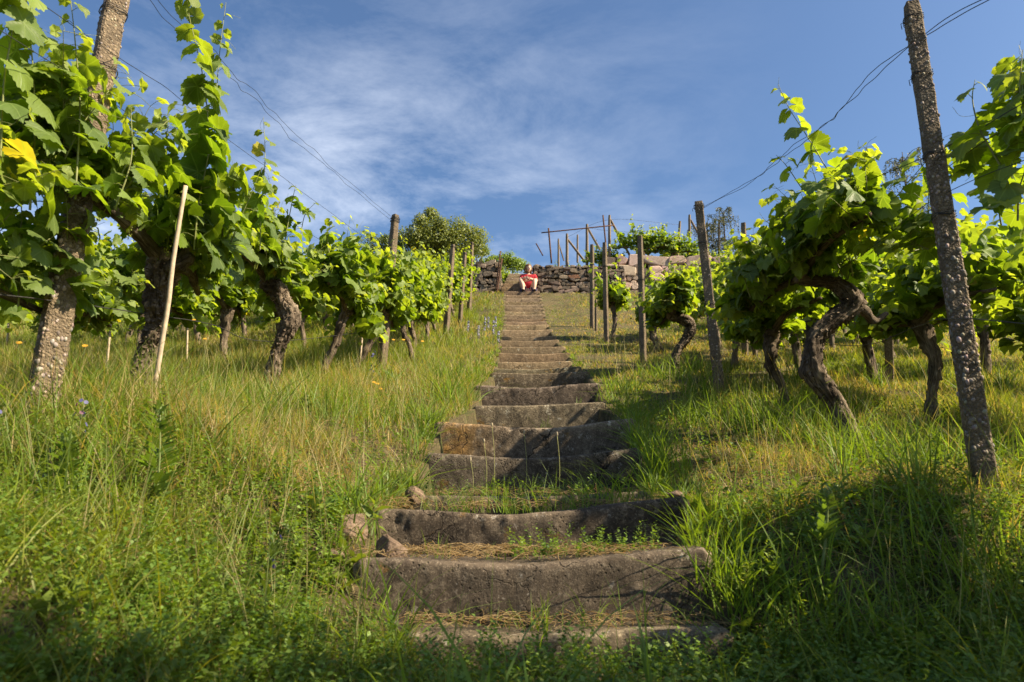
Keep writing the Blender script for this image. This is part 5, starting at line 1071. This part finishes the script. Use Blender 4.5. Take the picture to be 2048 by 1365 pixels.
# local axes: x to the picture's right, -y towards the viewer
B = [(0, 0.16, 0.13, (0.15, 0.11)), (0, 0.14, 0.28, (0.125, 0.095)), (0, 0.10, 0.42, (0.14, 0.095)), (0, 0.07, 0.52, (0.13, 0.07)), (0, 0.055, 0.575, 0.048), (0.0, 0.04, 0.63, 0.05),
     # hips, knees, ankles, toes (picture left then right)
     (-0.09, 0.12, 0.12, 0.088), (-0.21, -0.14, 0.37, 0.058), (-0.15, -0.20, 0.20, 0.052), (-0.14, -0.22, 0.055, 0.036), (-0.15, -0.34, 0.03, 0.028),
     (0.09, 0.12, 0.12, 0.088), (0.17, -0.14, 0.38, 0.058), (0.16, -0.21, 0.20, 0.052), (0.14, -0.23, 0.055, 0.036), (0.16, -0.35, 0.03, 0.028),
     # shoulders, elbows, wrists
     (-0.155, 0.07, 0.51, 0.052), (-0.225, -0.02, 0.40, 0.036), (-0.08, -0.20, 0.41, 0.026), (0.155, 0.07, 0.51, 0.052), (0.225, 0.0, 0.36, 0.038), (0.03, -0.19, 0.385, 0.026)]
E = [(0, 1), (1, 2), (2, 3), (3, 4), (4, 5), (0, 6), (6, 7), (7, 8), (8, 9), (9, 10), (0, 11), (11, 12), (12, 13), (13, 14), (14, 15), (3, 16), (16, 17), (17, 18), (3, 19), (19, 20), (20, 21)]
body = skinned('body', B, E, M['skin'], pe)
for s, (wx_, wy_, wz_), dr in ((-1, (-0.08, -0.20, 0.41), 1), (1, (0.03, -0.19, 0.385), -1)):
    pts = [(wx_, wy_, wz_, 0.024), (wx_+dr*0.045, wy_-0.012, wz_-0.015, (0.030, 0.015))]; ed = [(0, 1)]
    for f in range(4):
        bx, bz = wx_+dr*0.075, wz_-0.005-0.017*f; l = (0.032, 0.036, 0.034, 0.026)[f]; i0 = len(pts)
        pts += [(bx, wy_-0.02, bz, 0.0085), (bx+dr*l, wy_-0.028, bz-0.008, 0.008), (bx+dr*l*1.5, wy_-0.015, bz-0.022, 0.007)]; ed += [(1, i0), (i0, i0+1), (i0+1, i0+2)]
    i0 = len(pts); pts += [(wx_+dr*0.04, wy_-0.03, wz_+0.02, 0.010), (wx_+dr*0.07, wy_-0.04, wz_+0.022, 0.008)]; ed += [(1, i0), (i0, i0+1)]
    skinned('hand', pts, ed, M['skin'], pe, 1)
skinned('shirt', [(0, 0.16, 0.16, (0.18, 0.135)), (0, 0.14, 0.28, (0.165, 0.135)), (0, 0.095, 0.42, (0.185, 0.14)), (0, 0.065, 0.50, (0.175, 0.11)), (0, 0.055, 0.54, (0.10, 0.07)), (-0.165, 0.07, 0.515, 0.082), (-0.215, 0.01, 0.43, 0.07), (0.165, 0.07, 0.515, 0.082), (0.215, 0.03, 0.42, 0.07)],
        [(0, 1), (1, 2), (2, 3), (3, 4), (3, 5), (5, 6), (3, 7), (7, 8)], M['shirt'], pe)
skinned('shorts', [(0, 0.16, 0.13, (0.19, 0.145)), (-0.11, 0.10, 0.14, 0.125), (-0.165, -0.02, 0.25, 0.105), (0.11, 0.10, 0.14, 0.125), (0.145, -0.02, 0.26, 0.105), (0, 0.04, 0.14, 0.14)], [(0, 1), (1, 2), (0, 3), (3, 4), (0, 5)], M['shorts'], pe)
# head with a face
hd = MB(); nu, nv = 32, 24; u = np.arange(nu)*2*math.pi/nu; v = np.linspace(0, math.pi, nv)
Dd = np.array([[math.sin(b_)*math.cos(a_), math.sin(b_)*math.sin(a_), math.cos(b_)] for b_ in v for a_ in u])
H_ = Dd*np.array([0.073, 0.092, 0.115]); fz = Dd[:, 2]; front = np.clip(-Dd[:, 1], 0, 1)
H_[:, 0] *= 1-0.28*np.clip(-fz, 0, 1)**1.3; H_[:, 1] += 0.0
H_[:, 1] -= 0.022*np.exp(-((Dd[:, 0]/0.16)**2+((fz+0.12)/0.16)**2))*front*1.2; H_[:, 1] += 0.010*(np.exp(-(((Dd[:, 0]-0.36)/0.17)**2+((fz-0.10)/0.12)**2))+np.exp(-(((Dd[:, 0]+0.36)/0.17)**2+((fz-0.10)/0.12)**2)))*front
H_[:, 1] -= 0.010*np.exp(-((Dd[:, 0]/0.3)**2+((fz+0.85)/0.18)**2))*front
i_ = np.arange(nv-1)[:, None]*nu; j_ = np.arange(nu)[None, :]; hd.add(H_, np.stack([i_+j_, i_+nu+j_, i_+nu+(j_+1) % nu, i_+(j_+1) % nu], -1).reshape(-1, 4))
for s in (-1, 1): blob(hd, (s*0.074, 0.01, -0.005), (0.010, 0.018, 0.030), None, 1, 0.1, 10, 8)
ho = hd.build('head', M['skin'], pe); ho.location = (0.0, 0.02, 0.72); ho.rotation_euler = (0.02, 0.05, 0.38)
for s in (-1, 1):
    e = MB(); blob(e, (0, 0, 0), (0.013, 0.008, 0.006), None, 1, 0, 10, 8); eo = e.build('eye', M['eye'], ho); eo.location = (s*0.028, -0.080, 0.012)
    e = MB(); tube(e, spline([(-0.016, 0, 0), (0, -0.003, 0.005), (0.016, 0, 0.0)], 6), 0.003, 6); eo = e.build('eyebrow', M['hair'], ho); eo.location = (s*0.028, -0.085, 0.032)
e = MB(); tube(e, spline([(-0.022, 0.004, 0.006), (0, -0.004, -0.004), (0.022, 0.004, 0.006)], 8), 0.0045, 6); eo = e.build('mouth', M['lip'], ho); eo.location = (0, -0.085, -0.055)
hr = MB(); Dh = Dd*np.array([0.092, 0.108, 0.128]); k = (Dd[:, 1] < -0.40) & (Dd[:, 2] < 0.50) & (np.abs(Dd[:, 0]) < 0.72); Dh[k] = Dd[k]*np.array([0.060, 0.07, 0.09]); Dh += 0.008*np.stack([vn(Dd, 5, 1), vn(Dd, 5, 2), vn(Dd, 5, 3)], 1)
hr.add(Dh, np.stack([i_+j_, i_+nu+j_, i_+nu+(j_+1) % nu, i_+(j_+1) % nu], -1).reshape(-1, 4))
rr_ = np.random.default_rng(5)
for q in range(90):   # bob-length strands down the sides and back
    a = rr_.uniform(-0.45, math.pi+0.45); x_, y_ = 0.085*math.cos(a), 0.10*math.sin(a); tube(hr, spline([(x_*0.8, y_*0.8+0.01, 0.09), (x_*1.1, y_*1.05+0.01, 0.02), (x_*1.12, y_*1.05+0.01, -0.06), (x_*rr_.uniform(0.9, 1.15), y_, -0.11+rr_.uniform(-0.015, 0.02))], 8), np.linspace(0.014, 0.007, 8), 5)
hr.build('hair', M['hair'], ho)
for x_, y_ in ((-0.145, -0.28), (0.15, -0.29)):
    s = MB(); blob(s, (0, 0, 0), (0.042, 0.11, 0.026), None, 3, 0.05, 14, 8); so = s.build('shoe', M['shoe'], pe); so.location = (x_, y_, 0.028)
